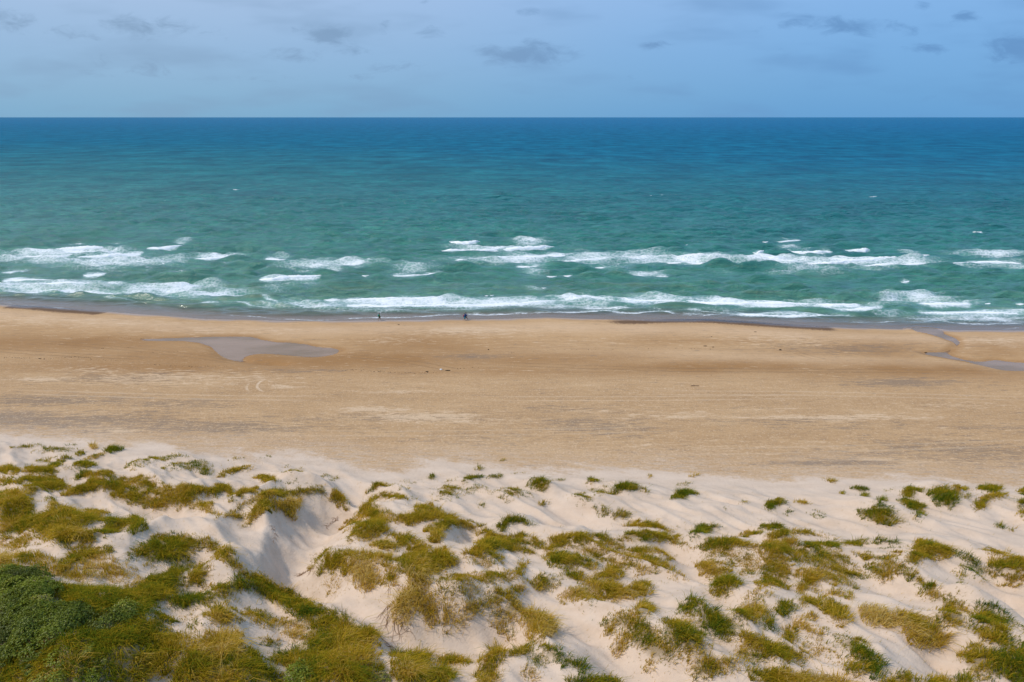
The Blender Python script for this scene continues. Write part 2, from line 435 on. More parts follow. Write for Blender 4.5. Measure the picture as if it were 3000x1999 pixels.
3 O 110,672 140,670 170,710 180,742 145,737 120,702
3 O 215,722 230,685 300,668 370,660 360,700 340,732 260,747 205,747
3 O 370,664 420,648 490,655 480,677 430,692 375,702
3 O 510,662 560,655 600,687 540,692
3 O 190,782 230,765 330,770 400,795 500,820 500,857 400,857 310,842 240,852 225,812
3 o 380,702 480,690 600,690 670,720 670,780 600,800 500,800 420,772 360,742
3 o 670,720 700,752 780,740 900,752 990,790 930,830 780,830 680,800
3 o 510,800 600,800 690,810 780,835 920,835 990,840 930,872 850,882 770,902 740,872 650,852 580,832
3 O 670,685 680,645 780,640 920,640 1000,670 1010,692 960,682 900,692 800,687
3 O 960,702 1000,690 1090,715 1170,747 1100,742 1020,722
3 O 515,932 520,890 570,885 580,850 660,845 660,912 600,927
3 O 1160,742 1180,700 1280,682 1400,695 1480,732 1400,722 1300,737 1220,742
3 o 1170,772 1260,740 1400,730 1510,770 1500,860 1400,880 1280,850 1200,830
3 o 1510,775 1675,800 1675,992 1520,982 1500,932 1400,890 1500,860
3 O 1130,842 1200,830 1260,860 1330,870 1310,902 1240,927 1170,892
3 O 1520,752 1550,710 1675,690 1675,772 1580,777
3 G 1230,1012 1240,960 1290,925 1370,945 1380,972 1330,1002 1290,1052 1230,1042
3 d 950,912 980,885 1040,910 1060,947 1000,942
3 O 145,962 160,910 220,905 240,940 200,972 190,1002 155,1007
3 o 200,982 290,940 280,982 220,1002
3 O 300,917 340,885 420,910 500,940 580,962 560,1000 500,990 430,952
3 O 580,962 630,945 680,980 740,955 810,960 845,985 820,1022 740,1042 680,1032 640,1057 565,1022
3 o 290,1042 360,990 450,960 520,1010 560,1040 500,1072 450,1102 400,1072 320,1062
3 O 765,1102 780,1075 820,1075 855,1110 850,1142 800,1152 775,1127
3 D 65,1172 100,1135 150,1120 210,1150 235,1202 220,1262 160,1277 100,1252 80,1212
3 O 585,1192 600,1145 650,1150 680,1135 740,1135 765,1172 740,1220 720,1242 680,1222 620,1232
3 O 765,1172 830,1190 870,1250 920,1290 970,1322 1020,1372 1050,1412 1000,1427 900,1417 840,1402 760,1342 720,1312 725,1240
3 D 620,1312 660,1270 700,1300 680,1342 650,1387 630,1372
3 D 570,1252 600,1220 625,1250 600,1277
3 O 805,1422 830,1405 870,1440 850,1492 820,1472
3 G 915,1192 960,1185 1040,1210 1100,1250 1140,1292 1100,1320 1040,1320 1000,1322 950,1272
3 O 1040,1325 1140,1295 1200,1342 1215,1367 1160,1382 1090,1412
3 G 1030,1132 1040,1085 1100,1055 1150,1070 1165,1102 1130,1112 1070,1142
3 G 1160,1112 1200,1110 1260,1150 1310,1200 1350,1242 1410,1312 1350,1282 1290,1282 1240,1292 1190,1222 1180,1152
3 o 1030,1192 1080,1140 1130,1150 1140,1202 1080,1222
3 G 1130,1242 1160,1215 1190,1240 1160,1267
3 O 1355,1172 1380,1120 1430,1070 1520,1065 1550,1110 1530,1152 1470,1192 1420,1182 1390,1152 1365,1202
3 G 1545,1192 1560,1125 1600,1160 1600,1232 1560,1222
3 o 1430,1037 1480,1005 1590,1025 1520,1037
3 O 1410,1292 1430,1260 1480,1280 1560,1310 1640,1350 1675,1380 1675,1427 1580,1412 1520,1362 1440,1332
3 o 1380,1372 1440,1350 1530,1370 1560,1412 1480,1442 1400,1412
3 O 1095,1462 1130,1425 1200,1400 1270,1440 1290,1492 1220,1502 1150,1537 1115,1512
3 O 1280,1432 1330,1400 1390,1420 1410,1462 1350,1492 1300,1492
3 O 1450,1492 1500,1470 1560,1500 1640,1480 1675,1490 1675,1562 1600,1552 1500,1532
3 G 190,1362 220,1335 300,1370 380,1420 450,1450 460,1482 400,1487 330,1452 260,1412
3 g 90,1402 180,1360 260,1420 320,1462 220,1462 130,1472
3 o 80,1502 120,1450 170,1510 150,1552 100,1542
3 G 350,1542 480,1530 560,1525 660,1562 660,1600 400,1600
3 o 0,1392 90,1350 170,1305 180,1317 100,1367 40,1397
3 O 1620,1112 1675,1075 1675,1162
3 O 0,1062 45,1070 40,1152 0,1167
3 O 0,982 110,950 60,1002 0,1032
3 O 30,892 60,820 75,832 50,892
4 O 350,322 390,313 415,322 385,337
4 O 435,402 460,392 455,406
4 G 515,372 560,365 605,378 600,392 550,387
4 G 575,412 605,408 595,420
4 g 715,380 760,378 740,388
4 G 820,392 870,360 900,375 880,422 840,432
4 G 900,374 950,372 955,390
4 G 795,442 850,445 900,460 945,480 930,497 870,497 830,467
4 G 665,462 690,440 720,442 690,474
4 G 895,542 915,520 945,520 930,567 900,557
4 g 590,462 630,460 620,474
4 G 565,507 620,505 640,495 750,490 775,520 740,532 785,552 760,582 700,587 640,577 590,547 570,527
4 g 810,582 840,570 850,597 820,602
4 G 985,402 1020,365 1080,365 1130,400 1155,452 1130,462 1110,497 1060,472 1030,452 1010,432
4 O 1130,377 1180,360 1215,370 1170,402
4 G 1285,362 1340,358 1420,372 1380,392 1310,394
4 O 1265,467 1310,430 1340,410 1400,395 1460,410 1410,432 1360,442 1310,492 1275,502
4 o 1190,432 1220,410 1240,414 1205,437
4 G 1535,392 1570,375 1610,400 1570,417
4 G 1535,462 1570,440 1600,470 1570,487
4 O 1540,532 1570,515 1600,540 1570,552
4 G 1395,605 1420,595 1440,612
4 o 1478,630 1510,626 1500,636
4 G 0,457 60,447 105,462 40,472 10,502
4 o 165,457 200,452 250,470 180,467
4 g 105,532 125,503 135,537 115,547
4 g 250,522 290,515 345,542 320,562 280,542
4 O 0,602 60,595 85,612 20,614
4 O 140,632 200,630 280,640 290,657 220,652
4 O 0,652 70,640 150,650 90,667 0,667
4 G 460,702 520,695 600,700 580,717 470,722
4 G 655,697 700,687 770,695 780,707 690,712
4 g 680,747 760,737 840,740 790,754
4 O 730,772 800,765 800,780 740,792
4 o 310,652 350,655 400,677 350,672
4 O 90,697 170,690 180,717 120,722
4 G 205,712 300,705 320,737 250,742
4 G 315,702 400,700 425,732 360,737 340,717
4 o 0,692 120,725 250,745 250,830 130,840 0,800
4 o 250,745 380,760 440,760 520,842 460,900 330,850 250,830
4 o 0,810 130,845 200,880 180,922 80,932 0,982
4 o 200,880 330,855 450,900 500,932 530,982 440,962 380,952 300,932 190,920
4 O 25,852 80,840 100,867 50,872
4 O 600,852 680,840 760,860 770,902 700,942 640,907
4 O 460,882 540,870 600,917 540,922 480,912
4 O 520,767 600,770 650,792 600,797
4 O 650,802 720,795 800,830 820,857 760,852 700,842
4 O 180,962 230,930 300,935 270,962 210,1012 185,1017
4 o 260,992 300,975 320,1002 280,1012
4 O 365,1022 400,985 440,995 430,1032
4 O 440,1000 470,1000 510,1042 490,1052 445,1035
4 O 795,892 830,865 890,890 950,920 990,970 970,1000 945,992 900,942 830,917
4 O 950,995 990,975 1050,1010 1130,1060 1190,1090 1235,1147 1180,1122 1120,1092 1040,1062 970,1037
4 O 850,802 900,760 890,740 920,700 1010,705 1060,730 1130,750 1120,782 1060,792 980,792 930,812 870,842
4 G 1120,772 1170,755 1220,770 1270,810 1300,862 1250,842 1190,802
4 g 1130,882 1190,850 1260,870 1320,910 1320,942 1250,912 1200,932 1190,972 1160,972 1180,922
4 o 1320,752 1350,740 1400,760 1460,770 1500,790 1420,792 1370,792
4 O 1360,862 1380,820 1450,805 1540,800 1600,820 1600,872 1500,872 1420,882 1390,892
4 O 1415,957 1450,920 1500,890 1600,890 1600,942 1500,957
4 D 570,1112 600,1100 660,1105 720,1130 800,1165 820,1202 760,1207 690,1192 650,1217 600,1182
4 O 810,1152 850,1135 930,1160 1000,1195 1050,1242 1075,1287 1000,1240 900,1215 850,1200
4 D 850,1212 900,1215 1000,1245 1075,1287 1030,1332 980,1342 930,1332 880,1302 840,1252
4 O 1050,1162 1060,1115 1110,1100 1160,1130 1200,1170 1230,1217 1170,1222 1090,1202
4 G 1255,1182 1280,1120 1300,1100 1360,1110 1430,1150 1490,1182 1540,1232 1480,1202 1400,1192 1330,1207 1270,1197
4 O 1265,1242 1310,1235 1370,1270 1430,1310 1440,1347 1380,1322 1300,1292
4 G 1340,1242 1380,1215 1440,1225 1460,1260 1510,1322 1450,1302 1390,1282
4 O 1185,1392 1220,1360 1290,1355 1370,1390 1380,1450 1350,1502 1290,1542 1240,1512 1210,1452
4 G 1380,1390 1450,1370 1510,1350 1530,1310 1620,1320 1620,1570 1500,1542 1450,1502 1400,1552 1360,1500
4 G 55,1122 80,1075 120,1070 160,1085 150,1112 100,1142
4 O 160,1085 240,1045 300,1060 310,1092 200,1092
4 O 310,1062 325,1035 345,1062
4 O 330,1092 380,1065 440,1090 480,1130 500,1182 460,1192 430,1202 380,1172 350,1132
4 O 85,1292 95,1240 130,1230 160,1260 165,1302 130,1352 100,1332
4 d 180,1162 250,1180 300,1230 320,1292 250,1302 200,1252
4 O 240,1152 270,1145 295,1165 270,1182
4 g 355,1222 385,1215 395,1242 365,1247
4 g 370,1282 430,1280 460,1300 470,1350 450,1342 390,1312
4 G 460,1295 490,1290 560,1310 610,1360 660,1410 700,1470 690,1512 620,1522 600,1472 560,1422 510,1372
4 O 470,1482 500,1425 560,1450 590,1492 540,1512 500,1507
4 o 410,1412 450,1395 480,1430 430,1442
4 O 0,1322 60,1350 130,1370 120,1430 80,1412 0,1392
4 o 130,1370 200,1345 240,1400 220,1452 160,1442 120,1430
4 o 240,1340 330,1350 370,1400 300,1420 245,1400
4 O 0,1492 40,1480 120,1520 230,1510 230,1600 0,1600
4 D 230,1512 350,1525 450,1545 530,1600 230,1600
4 O 620,1600 700,1540 790,1520 860,1510 910,1600
4 O 975,1542 1040,1525 1100,1550 1110,1600 980,1600
4 G 1130,1600 1170,1520 1230,1540 1240,1600
T G 560,1100 900,1060 1240,1180 1240,1420 1100,1620 0,1620 0,1340 400,1200
T g 0,420 420,330 620,520 660,900 640,1140 250,1300 0,1330
"""
WAVES = """
A 26 355,196 450,196 560,194 680,190 760,186
A 17 150,246 300,246 430,243 520,236
A 18 520,250 700,247 850,240 1000,233
A 25 1005,190 1090,192 1180,188 1270,180
A 20 1325,264 1450,265 1580,256 1705,250
A 12 1815,262 1870,266 1930,270 1995,262
A 19 0,247 50,246 108,236
A 10 0,360 90,358 170,345 225,335
A 9 555,375 620,378 700,374 760,368
A 12 1370,380 1405,386 1447,378
A 23 1775,406 1880,412 2000,402 2120,398 2230,392
A 16 0,408 130,406 260,410 395,407
A 9 240,427 400,432 520,430 620,428
A 13 1025,436 1080,440 1130,434
A 16 2220,548 2290,550 2353,550
B 33 740,142 800,155 870,156 930,152 970,140
B 24 640,210 760,216 900,212 1050,206 1100,200
B 24 1100,202 1220,198 1350,192 1475,180
B 17 770,267 860,272 940,262
B 15 940,252 1150,248 1350,244 1560,234
B 12 1450,277 1600,276 1740,268 1860,252
B 9 165,254 200,260 232,254
B 12 330,376 430,380 540,374 640,362 730,355
B 8 135,379 170,383 200,378
B 9 1190,313 1290,318 1380,308
B 9 1735,325 1780,328 1830,322
B 11 1405,387 1450,390 1495,380
B 13 1525,380 1560,383 1600,372
B 9 1370,462 1395,466 1420,460
B 10 985,516 1005,519 1018,514
B 10 1020,513 1038,516 1055,510
B 15 0,550 200,545 400,538 560,540 695,526
B 12 0,580 300,582 600,580 900,574 1250,568 1520,548
B 10 1850,520 2000,545 2200,545 2353,552
B 15 2240,240 2280,246 2318,240
B 13 2215,287 2290,290 2353,288
B 7 1960,374 2030,380 2130,382
B 7 2150,382 2210,384 2270,380
C 9 540,142 565,148 592,143
C 13 625,143 680,148 740,140 820,132
C 20 475,225 510,230 540,222 560,212
C 27 690,212 800,222 920,220 1040,212
C 30 1110,214 1190,212 1250,208 1290,192
C 13 0,288 150,292 400,300 620,300 800,300
C 19 800,298 1000,296 1200,278 1400,262 1560,252 1710,236
C 13 1210,310 1400,308 1600,302 1840,290
C 17 1840,290 1960,294 2060,286 2200,288 2353,290
C 20 1990,84 2030,94 2065,88
C 8 1483,416 1520,420 1570,410
C 19 0,548 200,570 400,578 700,578 900,576
C 19 900,576 1050,586 1150,584 1240,572
C 11 1000,612 1150,616 1280,612 1400,600
C 16 1590,575 1720,584 1880,584 2010,574
C 8 2070,568 2100,570 2132,566
C 13 2285,574 2320,577 2353,574
C 10 1600,630 1800,638 2050,640 2353,640
C 10 330,640 500,650 700,655 900,648
A 4 975,357 1000,360 1018,355
A 5 1110,288 1130,292 1150,288
A 5 1245,345 1265,352 1285,348
B 4 360,206 375,209 390,205
B 5 440,70 465,74 490,69
C 5 0,166 20,170 50,162
C 4 1190,92 1195,95 1205,90
C 4 2245,420 2275,424 2300,420
A 4 1600,-222 1630,-217 1665,-222
A 3 1110,-142 1130,-139 1148,-143
A 4 1225,-145 1245,-141 1262,-147
A 6 2200,-142 2240,-136 2290,-142
B 5 2120,-180 2160,-175 2230,-181
C 5 1270,-172 1310,-168 1345,-173
"""
LACE_A = "500,215,420,26,1.05 150,250,200,28,.9 800,285,480,55,.72 1150,270,180,50,.6 520,155,60,16,.6 780,150,50,10,.5 1270,140,65,22,.6 1500,245,170,22,.85 1640,300,170,12,.4 1920,250,80,18,.75 2150,300,280,40,.72 2290,330,120,25,.6 100,340,130,14,.7 620,380,110,8,.5 2050,345,200,14,.4 300,440,420,40,1.0 200,475,250,18,.8 620,450,300,34,.9 1000,470,180,38,.85 1250,465,280,46,.95 1500,500,300,34,.8 2050,440,220,34,.5 1900,470,180,26,.45 2050,570,320,26,.62 2300,580,130,26,.7 1100,320,300,30,.35 350,270,350,20,.75 1200,350,120,12,.35 720,420,90,10,.5"
LACE_B = "80,290,150,40,.8 500,320,170,46,.66 250,300,200,30,.45 600,270,160,25,.4 1300,145,140,28,.9 1050,185,300,20,.9 700,160,70,10,.6 1200,262,460,34,.9 900,275,230,25,.55 1340,330,110,60,.55 1720,255,260,42,.85 2080,255,340,44,.85 1850,320,200,26,.5 2100,360,150,26,.8 1650,200,120,22,.35 1550,380,60,10,.4 1330,468,90,12,.5 450,560,700,24,1.0 300,610,500,24,.55 900,600,500,26,.5 1200,560,500,24,.85 1700,540,330,40,.95 2100,545,330,36,.95 1600,580,400,24,.7 760,535,90,14,.5 1900,600,400,18,.45 1230,630,260,8,.4 950,380,150,14,.22"
LACE_C = "100,265,450,36,1.05 600,270,450,34,1.0 1100,275,420,32,.95 1550,285,360,34,.75 900,345,260,36,.72 720,355,180,26,.6 1300,330,320,26,.45 760,185,120,22,.62 700,120,40,10,.5 1550,220,90,16,.6 2150,225,320,34,.72 2250,300,260,36,.65 1980,300,240,24,.7 280,350,130,14,.35 1700,530,240,24,.85 1480,540,140,26,.8 1850,560,240,22,.8 1350,575,160,18,.6 2050,660,420,34,.82 1750,670,320,26,.7 2250,620,200,26,.75 1450,640,200,20,.55 300,555,420,24,.9 900,572,420,20,.8 600,640,420,12,.8 1150,600,250,14,.5 200,610,300,12,.5 1250,690,180,14,.5 60,640,120,14,.6"
FOAM_LINES = """A 10 0,492 200,488 480,480 700,490 950,512
A 9 950,516 1200,522 1450,528 1650,524 1790,534
A 8 1790,534 1950,575 2100,590 2353,596
A 5 1350,560 1600,562 1800,585 1900,597
A 3 0,562 120,570 300,590 480,605
A 4 500,480 700,485 850,490
A 3 690,530 860,540 1000,555
A 3 1500,640 1700,655 1900,672 2150,680 2353,676
B 6 0,675 200,668 450,662 700,650 850,643
B 8 830,640 1000,645 1150,635 1300,628
B 7 1300,635 1500,630 1700,632 1850,622 2000,632 2200,625 2353,645
B 9 0,585 400,590 800,585 1200,575 1520,562
B 7 1600,600 1800,595 2000,600
C 7 0,610 110,612 200,625 330,635 420,640
C 6 100,655 160,645 320,635
C 12 400,650 600,660 800,660 950,652 1200,655
C 6 1150,705 1300,700 1480,695 1700,690 1900,705 2100,710 2353,706
C 7 1420,600 1560,610 1500,616
C 5 1600,700 1750,690 1850,700
C 3 1920,735 2000,720 2100,745
C 3 2200,745 2353,725"""
SWELLS = """A 12 1140,226 1250,232 1410,222
A 11 780,140 950,138 1200,128
A 9 840,75 1000,70 1160,62
A 9 2000,190 2150,192 2353,180
A 12 1600,412 1680,415 1775,405
A 9 760,418 900,410 1000,408
A 8 30,380 200,382 420,376
A 8 1560,350 1700,345 1820,335
A 7 2100,330 2250,335 2353,335
B 10 310,98 460,98 640,86
B 10 0,190 200,185 400,165
B 12 560,150 650,152 740,142
B 11 970,140 1100,142 1165,138
B 9 0,390 60,392 140,380
B 11 0,485 250,475 400,465 650,455 880,435
B 12 800,525 900,530 1050,520 1200,505
B 9 1060,320 1130,322 1200,315
B 8 1180,408 1260,410 1340,402
B 8 1410,48 1500,52 1600,45
B 8 1800,410 2000,408 2150,395
B 8 1000,415 1100,412 1250,415
B 9 2050,140 2200,135 2330,125
B 9 1450,610 1560,612 1650,605
C 11 20,180 180,178 350,160 540,140
C 10 280,235 380,235 480,220
C 11 1290,195 1450,188 1580,180
C 9 820,142 900,150 980,155
C 8 860,395 1000,390 1150,385
C 8 1030,440 1250,430 1480,418
C 9 2230,140 2353,135
C 9 1370,550 1420,556 1600,580
C 10 2010,580 2100,582 2280,575
C 8 600,125 800,90 1000,95
C 7 500,440 700,436 900,432
C 8 0,405 200,400 400,395"""
CLUMPS = []
for ln in VEG.strip().splitlines():
    r, ty, s = ln.split(' ', 2); CLUMPS.append((ty, px_pts(r, s)))

# ------------------------------------------------------------------ coast lines
SHORE = on_plane([(-900, 868), (0, 893), (300, 912), (600, 934), (900, 941), (1200, 937), (1430, 935), (1600, 930), (1800, 936), (2050, 938), (2300, 952), (2500, 961), (2700, 966), (3000, 968), (3900, 968)], 0.0)
FOOT = on_plane([(-900, 1240), (0, 1262), (120, 1275), (300, 1298), (500, 1313), (700, 1330), (800, 1337), (900, 1337), (1000, 1347), (1060, 1372), (1150, 1377), (1230, 1362), (1350, 1360), (1500, 1372), (1700, 1386), (1900, 1393), (2100, 1405), (2300, 1422), (2380, 1403), (2450, 1400), (2700, 1405), (3000, 1425), (3900, 1430)], 2.0)
def shore_y(x): return np.interp(x, SHORE[:, 0], SHORE[:, 1])
def foot_y(x): return np.interp(x, FOOT[:, 0], FOOT[:, 1])

def beach_z(x, y):
    ys, yf = shore_y(x), foot_y(x); s = ys - y; L = np.maximum(ys - yf, 20)
    z = 2.0 * np.clip(s / L, 0, 1.0)
    z = z + 0.24 * np.exp(-((s - 8.5) / 5.0) ** 2) - 0.16 * np.exp(-((s - 20) / 6.0) ** 2) + 0.12 * np.exp(-((s - 31) / 7.0) ** 2)
    z = z * sstep(s, -0.5, 3.0)
    z = z + 0.10 * (fbm(x / 26, y / 11, 3, 3) - 0.5) * sstep(s, 2, 14)
    return np.where(s < 0, np.maximum(np.where(s > -22, .018 * s, -.396 + .04 * (s + 22)), -3.5), z)

def dune_base(x, y):
    s = foot_y(x) - y
    q = np.clip(s, 0, None)
    return beach_z(x, y) + np.where(s > 0, 0.155 * (np.sqrt(q * q + 16) - 4) , 0)

DG = Grid(-110, 110, 20, 100, 0.25)      # the dunes
BG = Grid(-150, 150, 84, 176, 0.5)       # the beach
H0 = dune_base(DG.X, DG.Y)

def hit(P, g, H):
    """where the view through each photo pixel meets a height field"""
    D = pix_dirs(P); D = D / np.linalg.norm(D, axis=1)[:, None]
    out = np.zeros((len(D), 3)); ts = np.arange(32.0, 185.0, 0.3)
    for a in range(0, len(D), 600):
        d_ = D[a:a + 600]
        x = d_[:, 0:1] * ts; y = d_[:, 1:2] * ts; z = CAM_H + d_[:, 2:3] * ts
        f = z - g.at(H, x, y); below = f < 0
        k = np.where(below.any(1), below.argmax(1), len(ts) - 1); k = np.maximum(k, 1); i = np.arange(len(d_))
        f0, f1 = f[i, k - 1], f[i, k]; t = ts[k - 1] + 0.3 * np.clip(f0 / (f0 - f1 + 1e-9), 0, 1)
        out[a:a + 600] = d_ * t[:, None] + np.array([0, 0, CAM_H])
    return out

# hollows, ridges and mounds of the dunes: photo line, half width in metres, height in metres
RELIEF = [
    ([(1020, 1470), (965, 1510), (900, 1570), (850, 1640), (850, 1705)], 3.4, -2.6), ([(850, 1705), (960, 1790), (1060, 1850), (1180, 1888), (1350, 1895), (1480, 1872)], 2.6, -2.0),
    ([(1110, 1540), (1250, 1620), (1380, 1700)], 6.0, 1.5), ([(960, 1640), (1080, 1680), (1230, 1765), (1340, 1795)], 1.9, 1.3),
    ([(690, 1500), (850, 1430), (950, 1436), (1010, 1470)], 2.0, 1.6), ([(800, 1500), (778, 1570), (765, 1650)], 1.3, 1.1), ([(620, 1520), (605, 1560)], 1.3, .6), ([(700, 1510), (650, 1560), (640, 1600)], 1.2, .6),
    ([(690, 1690), (800, 1722), (930, 1795), (1050, 1855), (1110, 1890)], 2.4, 1.7), ([(390, 1630), (500, 1572), (600, 1585), (710, 1660)], 2.2, 1.5),
    ([(600, 1660), (680, 1640), (740, 1700)], 2.0, -0.7), ([(0, 1490), (150, 1520), (260, 1570)], 4.0, 1.4), ([(190, 1650), (330, 1640), (380, 1680)], 2.6, 1.3),
    ([(0, 1760), (150, 1820), (260, 1990)], 6.0, 2.4), ([(330, 1880), (420, 1990)], 3.0, .8), ([(560, 1760), (540, 1850), (500, 1960)], 1.6, -0.8), ([(800, 1800), (850, 1900), (830, 1990)], 1.8, -.6),
    ([(560, 1880), (700, 1900), (780, 1990)], 2.6, .8), ([(1560, 1780), (1680, 1850), (1790, 1915), (1880, 1995)], 1.7, -1.3), ([(1960, 1600), (2050, 1690), (2140, 1815)], 1.6, -1.1),
    ([(1380, 1555), (1362, 1600)], 1.3, -1.1), ([(1800, 1820), (1900, 1870), (1990, 1920)], 2.2, 1.1), ([(2030, 1790), (2120, 1850), (2180, 1890)], 2.0, 1.0), ([(2420, 1560), (2560, 1610), (2650, 1600)], 3.0, .6),
    ([(2670, 1600), (2780, 1600), (2870, 1655)], 2.4, 1.3), ([(2640, 1680), (2760, 1745), (2830, 1795)], 1.6, .9), ([(2870, 1660), (2960, 1750), (3010, 1830)], 1.8, -1.0), ([(2520, 1700), (2650, 1770), (2740, 1830)], 2.4, -.6),
    ([(2540, 1790), (2680, 1820), (2750, 1870)], 2.0, 1.0), ([(2720, 1900), (2760, 1990)], 1.6, -.9), ([(2480, 1870), (2560, 1920), (2580, 1975)], 1.8, 1.0), ([(2850, 1910), (3000, 1930)], 3.0, 1.0), ([(2850, 1790), (2980, 1830)], 1.8, .7),
    ([(2870, 1500), (2960, 1530)], 1.4, -.8), ([(2740, 1430), (2790, 1470)], 1.6, .9), ([(2520, 1490), (2620, 1510)], 2.0, .8), ([(1640, 1520), (1800, 1530), (2000, 1560), (2300, 1565), (2600, 1570), (3000, 1620)], 2.6, -.7),
    ([(1600, 1560), (1780, 1570), (2000, 1590), (2300, 1600)], 2.2, .9), ([(1570, 1420), (1620, 1440)], 1.5, .7), ([(1800, 1430), (1890, 1440)], 1.6, .8), ([(1480, 1440), (1560, 1455)], 1.8, .6), ([(1080, 1460), (1180, 1450)], 1.7, .9),
    ([(1480, 1530), (1550, 1520)], 1.5, .9), ([(1600, 1470), (1720, 1540)], 2.0, -.5), ([(60, 1400), (200, 1400)], 2.0, .8), ([(230, 1400), (430, 1420), (560, 1460)], 2.0, .9), ([(250, 1480), (420, 1500), (560, 1520)], 2.4, -.6),
    ([(300, 1560), (420, 1550), (560, 1545)], 2.0, -.5), ([(600, 1440), (680, 1430)], 1.6, .7), ([(520, 1340), (600, 1370)], 2.2, .5), ([(1580, 1900), (1700, 1960)], 1.7, .9), ([(1440, 1950), (1500, 1990)], 2.0, .8), ([(1330, 1960), (1420, 1990)], 1.5, -.9),
    ([(2050, 1740), (2110, 1750)], 1.4, .6), ([(2150, 1780), (2250, 1790)], 1.8, .7), ([(2000, 1950), (2120, 1980)], 2.0, .8)]
M = np.zeros_like(H0)
for pts, hw, hh in RELIEF:
    dd, _ = seg_dist(hit(pts, DG, H0)[:, :2], DG.X, DG.Y); M += hh * np.exp(-(dd / hw) ** (1.3 if 0 < hh and hw < 3.2 else 2))
inland = sstep(foot_y(DG.X) - DG.Y, -1.0, 9.0)
# wind ridges run from the sea on the left to the lower right
wu, wv = (DG.X * 0.74 - DG.Y * 0.67), (DG.X * 0.67 + DG.Y * 0.74)
n1 = fbm(wu / 15 + 40, wv / 4.6 + 9, 21, 4, .5); rid = 1 - np.abs(2 * n1 - 1)
n2 = fbm(wu / 6 + 4, wv / 1.7 + 33, 31, 3, .5)
WIND = inland * (1.0 * (rid ** 3 - 0.35) + 0.34 * ((1 - np.abs(2 * n2 - 1)) ** 2 - .5) + 1.5 * (fbm(DG.X / 17, DG.Y / 13, 41, 3) - 0.5))
H = H0 + M + WIND
LIFT = {'S': 6, 'D': 7}
for it in range(3):
    mask = np.zeros_like(H0)
    allp = np.concatenate([c[1] + np.array([0, LIFT.get(c[0], 4 if c[0].isupper() else 2)]) for c in CLUMPS]); W = hit(allp, DG, H); POLY = []; k = 0
    for ty, P in CLUMPS:
        q = W[k:k + len(P)]; k += len(P); POLY.append(q[:, :2])
        DG.raster(q[:, :2], mask, 1.0 if ty.isupper() else 0.45)
    if it == 2: break
    hum = 0.80 * DG.blur(mask, 1.2) + 0.22 * DG.blur(mask, 0.4)
    lee = DG.blur(mask, .9); hum = hum - .42 * lee[np.clip(np.arange(len(DG.y)) + 9, 0, len(DG.y) - 1)][:, np.clip(np.arange(len(DG.x)) - 4, 0, len(DG.x) - 1)]
    tail = sum(DG.blur(mask, .8 + .3 * j)[np.clip(np.arange(len(DG.y)) + int(4 * j), 0, len(DG.y) - 1)][:, np.clip(np.arange(len(DG.x)) - int(4 * j), 0, len(DG.x) - 1)] * w_ for j, w_ in ((1, .25), (2, .15), (3, .08)))
    H = H0 + M + WIND + (hum + tail) * sstep(foot_y(DG.X) - DG.Y, -2, 3)
H = H + 0.035 * inland * (vnoise(wu / 1.1, wv / .5, 77) - .5)
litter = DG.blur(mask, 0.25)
H = H + .16 * (fbm(DG.X / .8, DG.Y / .7, 78, 3) - .5) * np.clip(DG.blur(mask, .7) * 1.6, 0, 1)

# ------------------------------------------------------------------ beach pools
POOL = px_pts('A', "890,812 1000,808 1200,802 1400,795 1600,790 1740,795 1800,815 1900,830 2000,835 2100,845 2200,865 2300,872 2350,885 2345,905 2250,930 2150,938 2000,925 1850,912 1750,915 1690,930 1680,950 1750,975 1900,985 2000,1000 2030,1010 1950,1008 1800,995 1650,975 1560,950 1500,915 1460,870 1400,840 1300,825 1150,822 1000,820")
STREAM = px_pts('C', "1610,738 1720,742 1800,775 1880,800 1925,835 1910,860 1862,888 1830,908 1870,930 1960,955 2060,968 2110,958 2150,950 2250,965 2400,972 2400,1035 2200,1030 2120,1008 2040,988 1950,968 1850,948 1760,932 1680,917 1640,905 1700,897 1800,903 1812,890 1860,862 1872,845 1850,828 1780,800 1700,772")
Hb = beach_z(BG.X, BG.Y)
def carve(P, z, dep):
    """level a hollow in the beach under a pool"""
    global Hb
    for _ in range(2):
        q = on_plane(P, z)
    m = np.zeros_like(Hb); BG.raster(q, m); wide = np.clip(BG.blur(m, 1.6) * 1.6, 0, 1); mm = BG.blur(m, 0.55)
    Hb = Hb * (1 - wide) + (np.minimum(Hb, z + 0.04)) * wide
    Hb = np.where(mm > 0.02, Hb * (1 - mm) + (z - dep) * mm, np.maximum(Hb, np.where(wide > .03, z + 0.015, -9)))
    return q
POOL_Z, STREAM_Z = 0.30, 0.16
pool_poly = carve(POOL, POOL_Z, 0.08); stream_poly = carve(STREAM, STREAM_Z, 0.09)

HD = H - dune_base(DG.X, DG.Y)
def ground_z(x, y):
    x, y = np.asarray(x, float), np.asarray(y, float)
    zb = np.where((y < 175) & (y > 85) & (np.abs(x) < 149), BG.at(Hb, x, y), beach_z(x, y))
    # far to the sides and behind, the dunes go on with the same hills, mirrored
    xm = np.abs((x + 110) % 440 - 220) - 110
    yt = np.where(y < 20, 20 + np.abs(((20 - y) + 70) % 140 - 70), y)
    sx = np.where(np.abs(x) <= 110, x, xm)
    dz = DG.at(HD, sx, np.clip(yt, 20, 100)) * sstep(foot_y(x) - yt, -3, 2)
    s = np.clip(foot_y(x) - np.maximum(y, 20), 0, None)
    return zb + np.where(s > 0, 0.155 * (np.sqrt(s * s + 16) - 4), 0) + dz

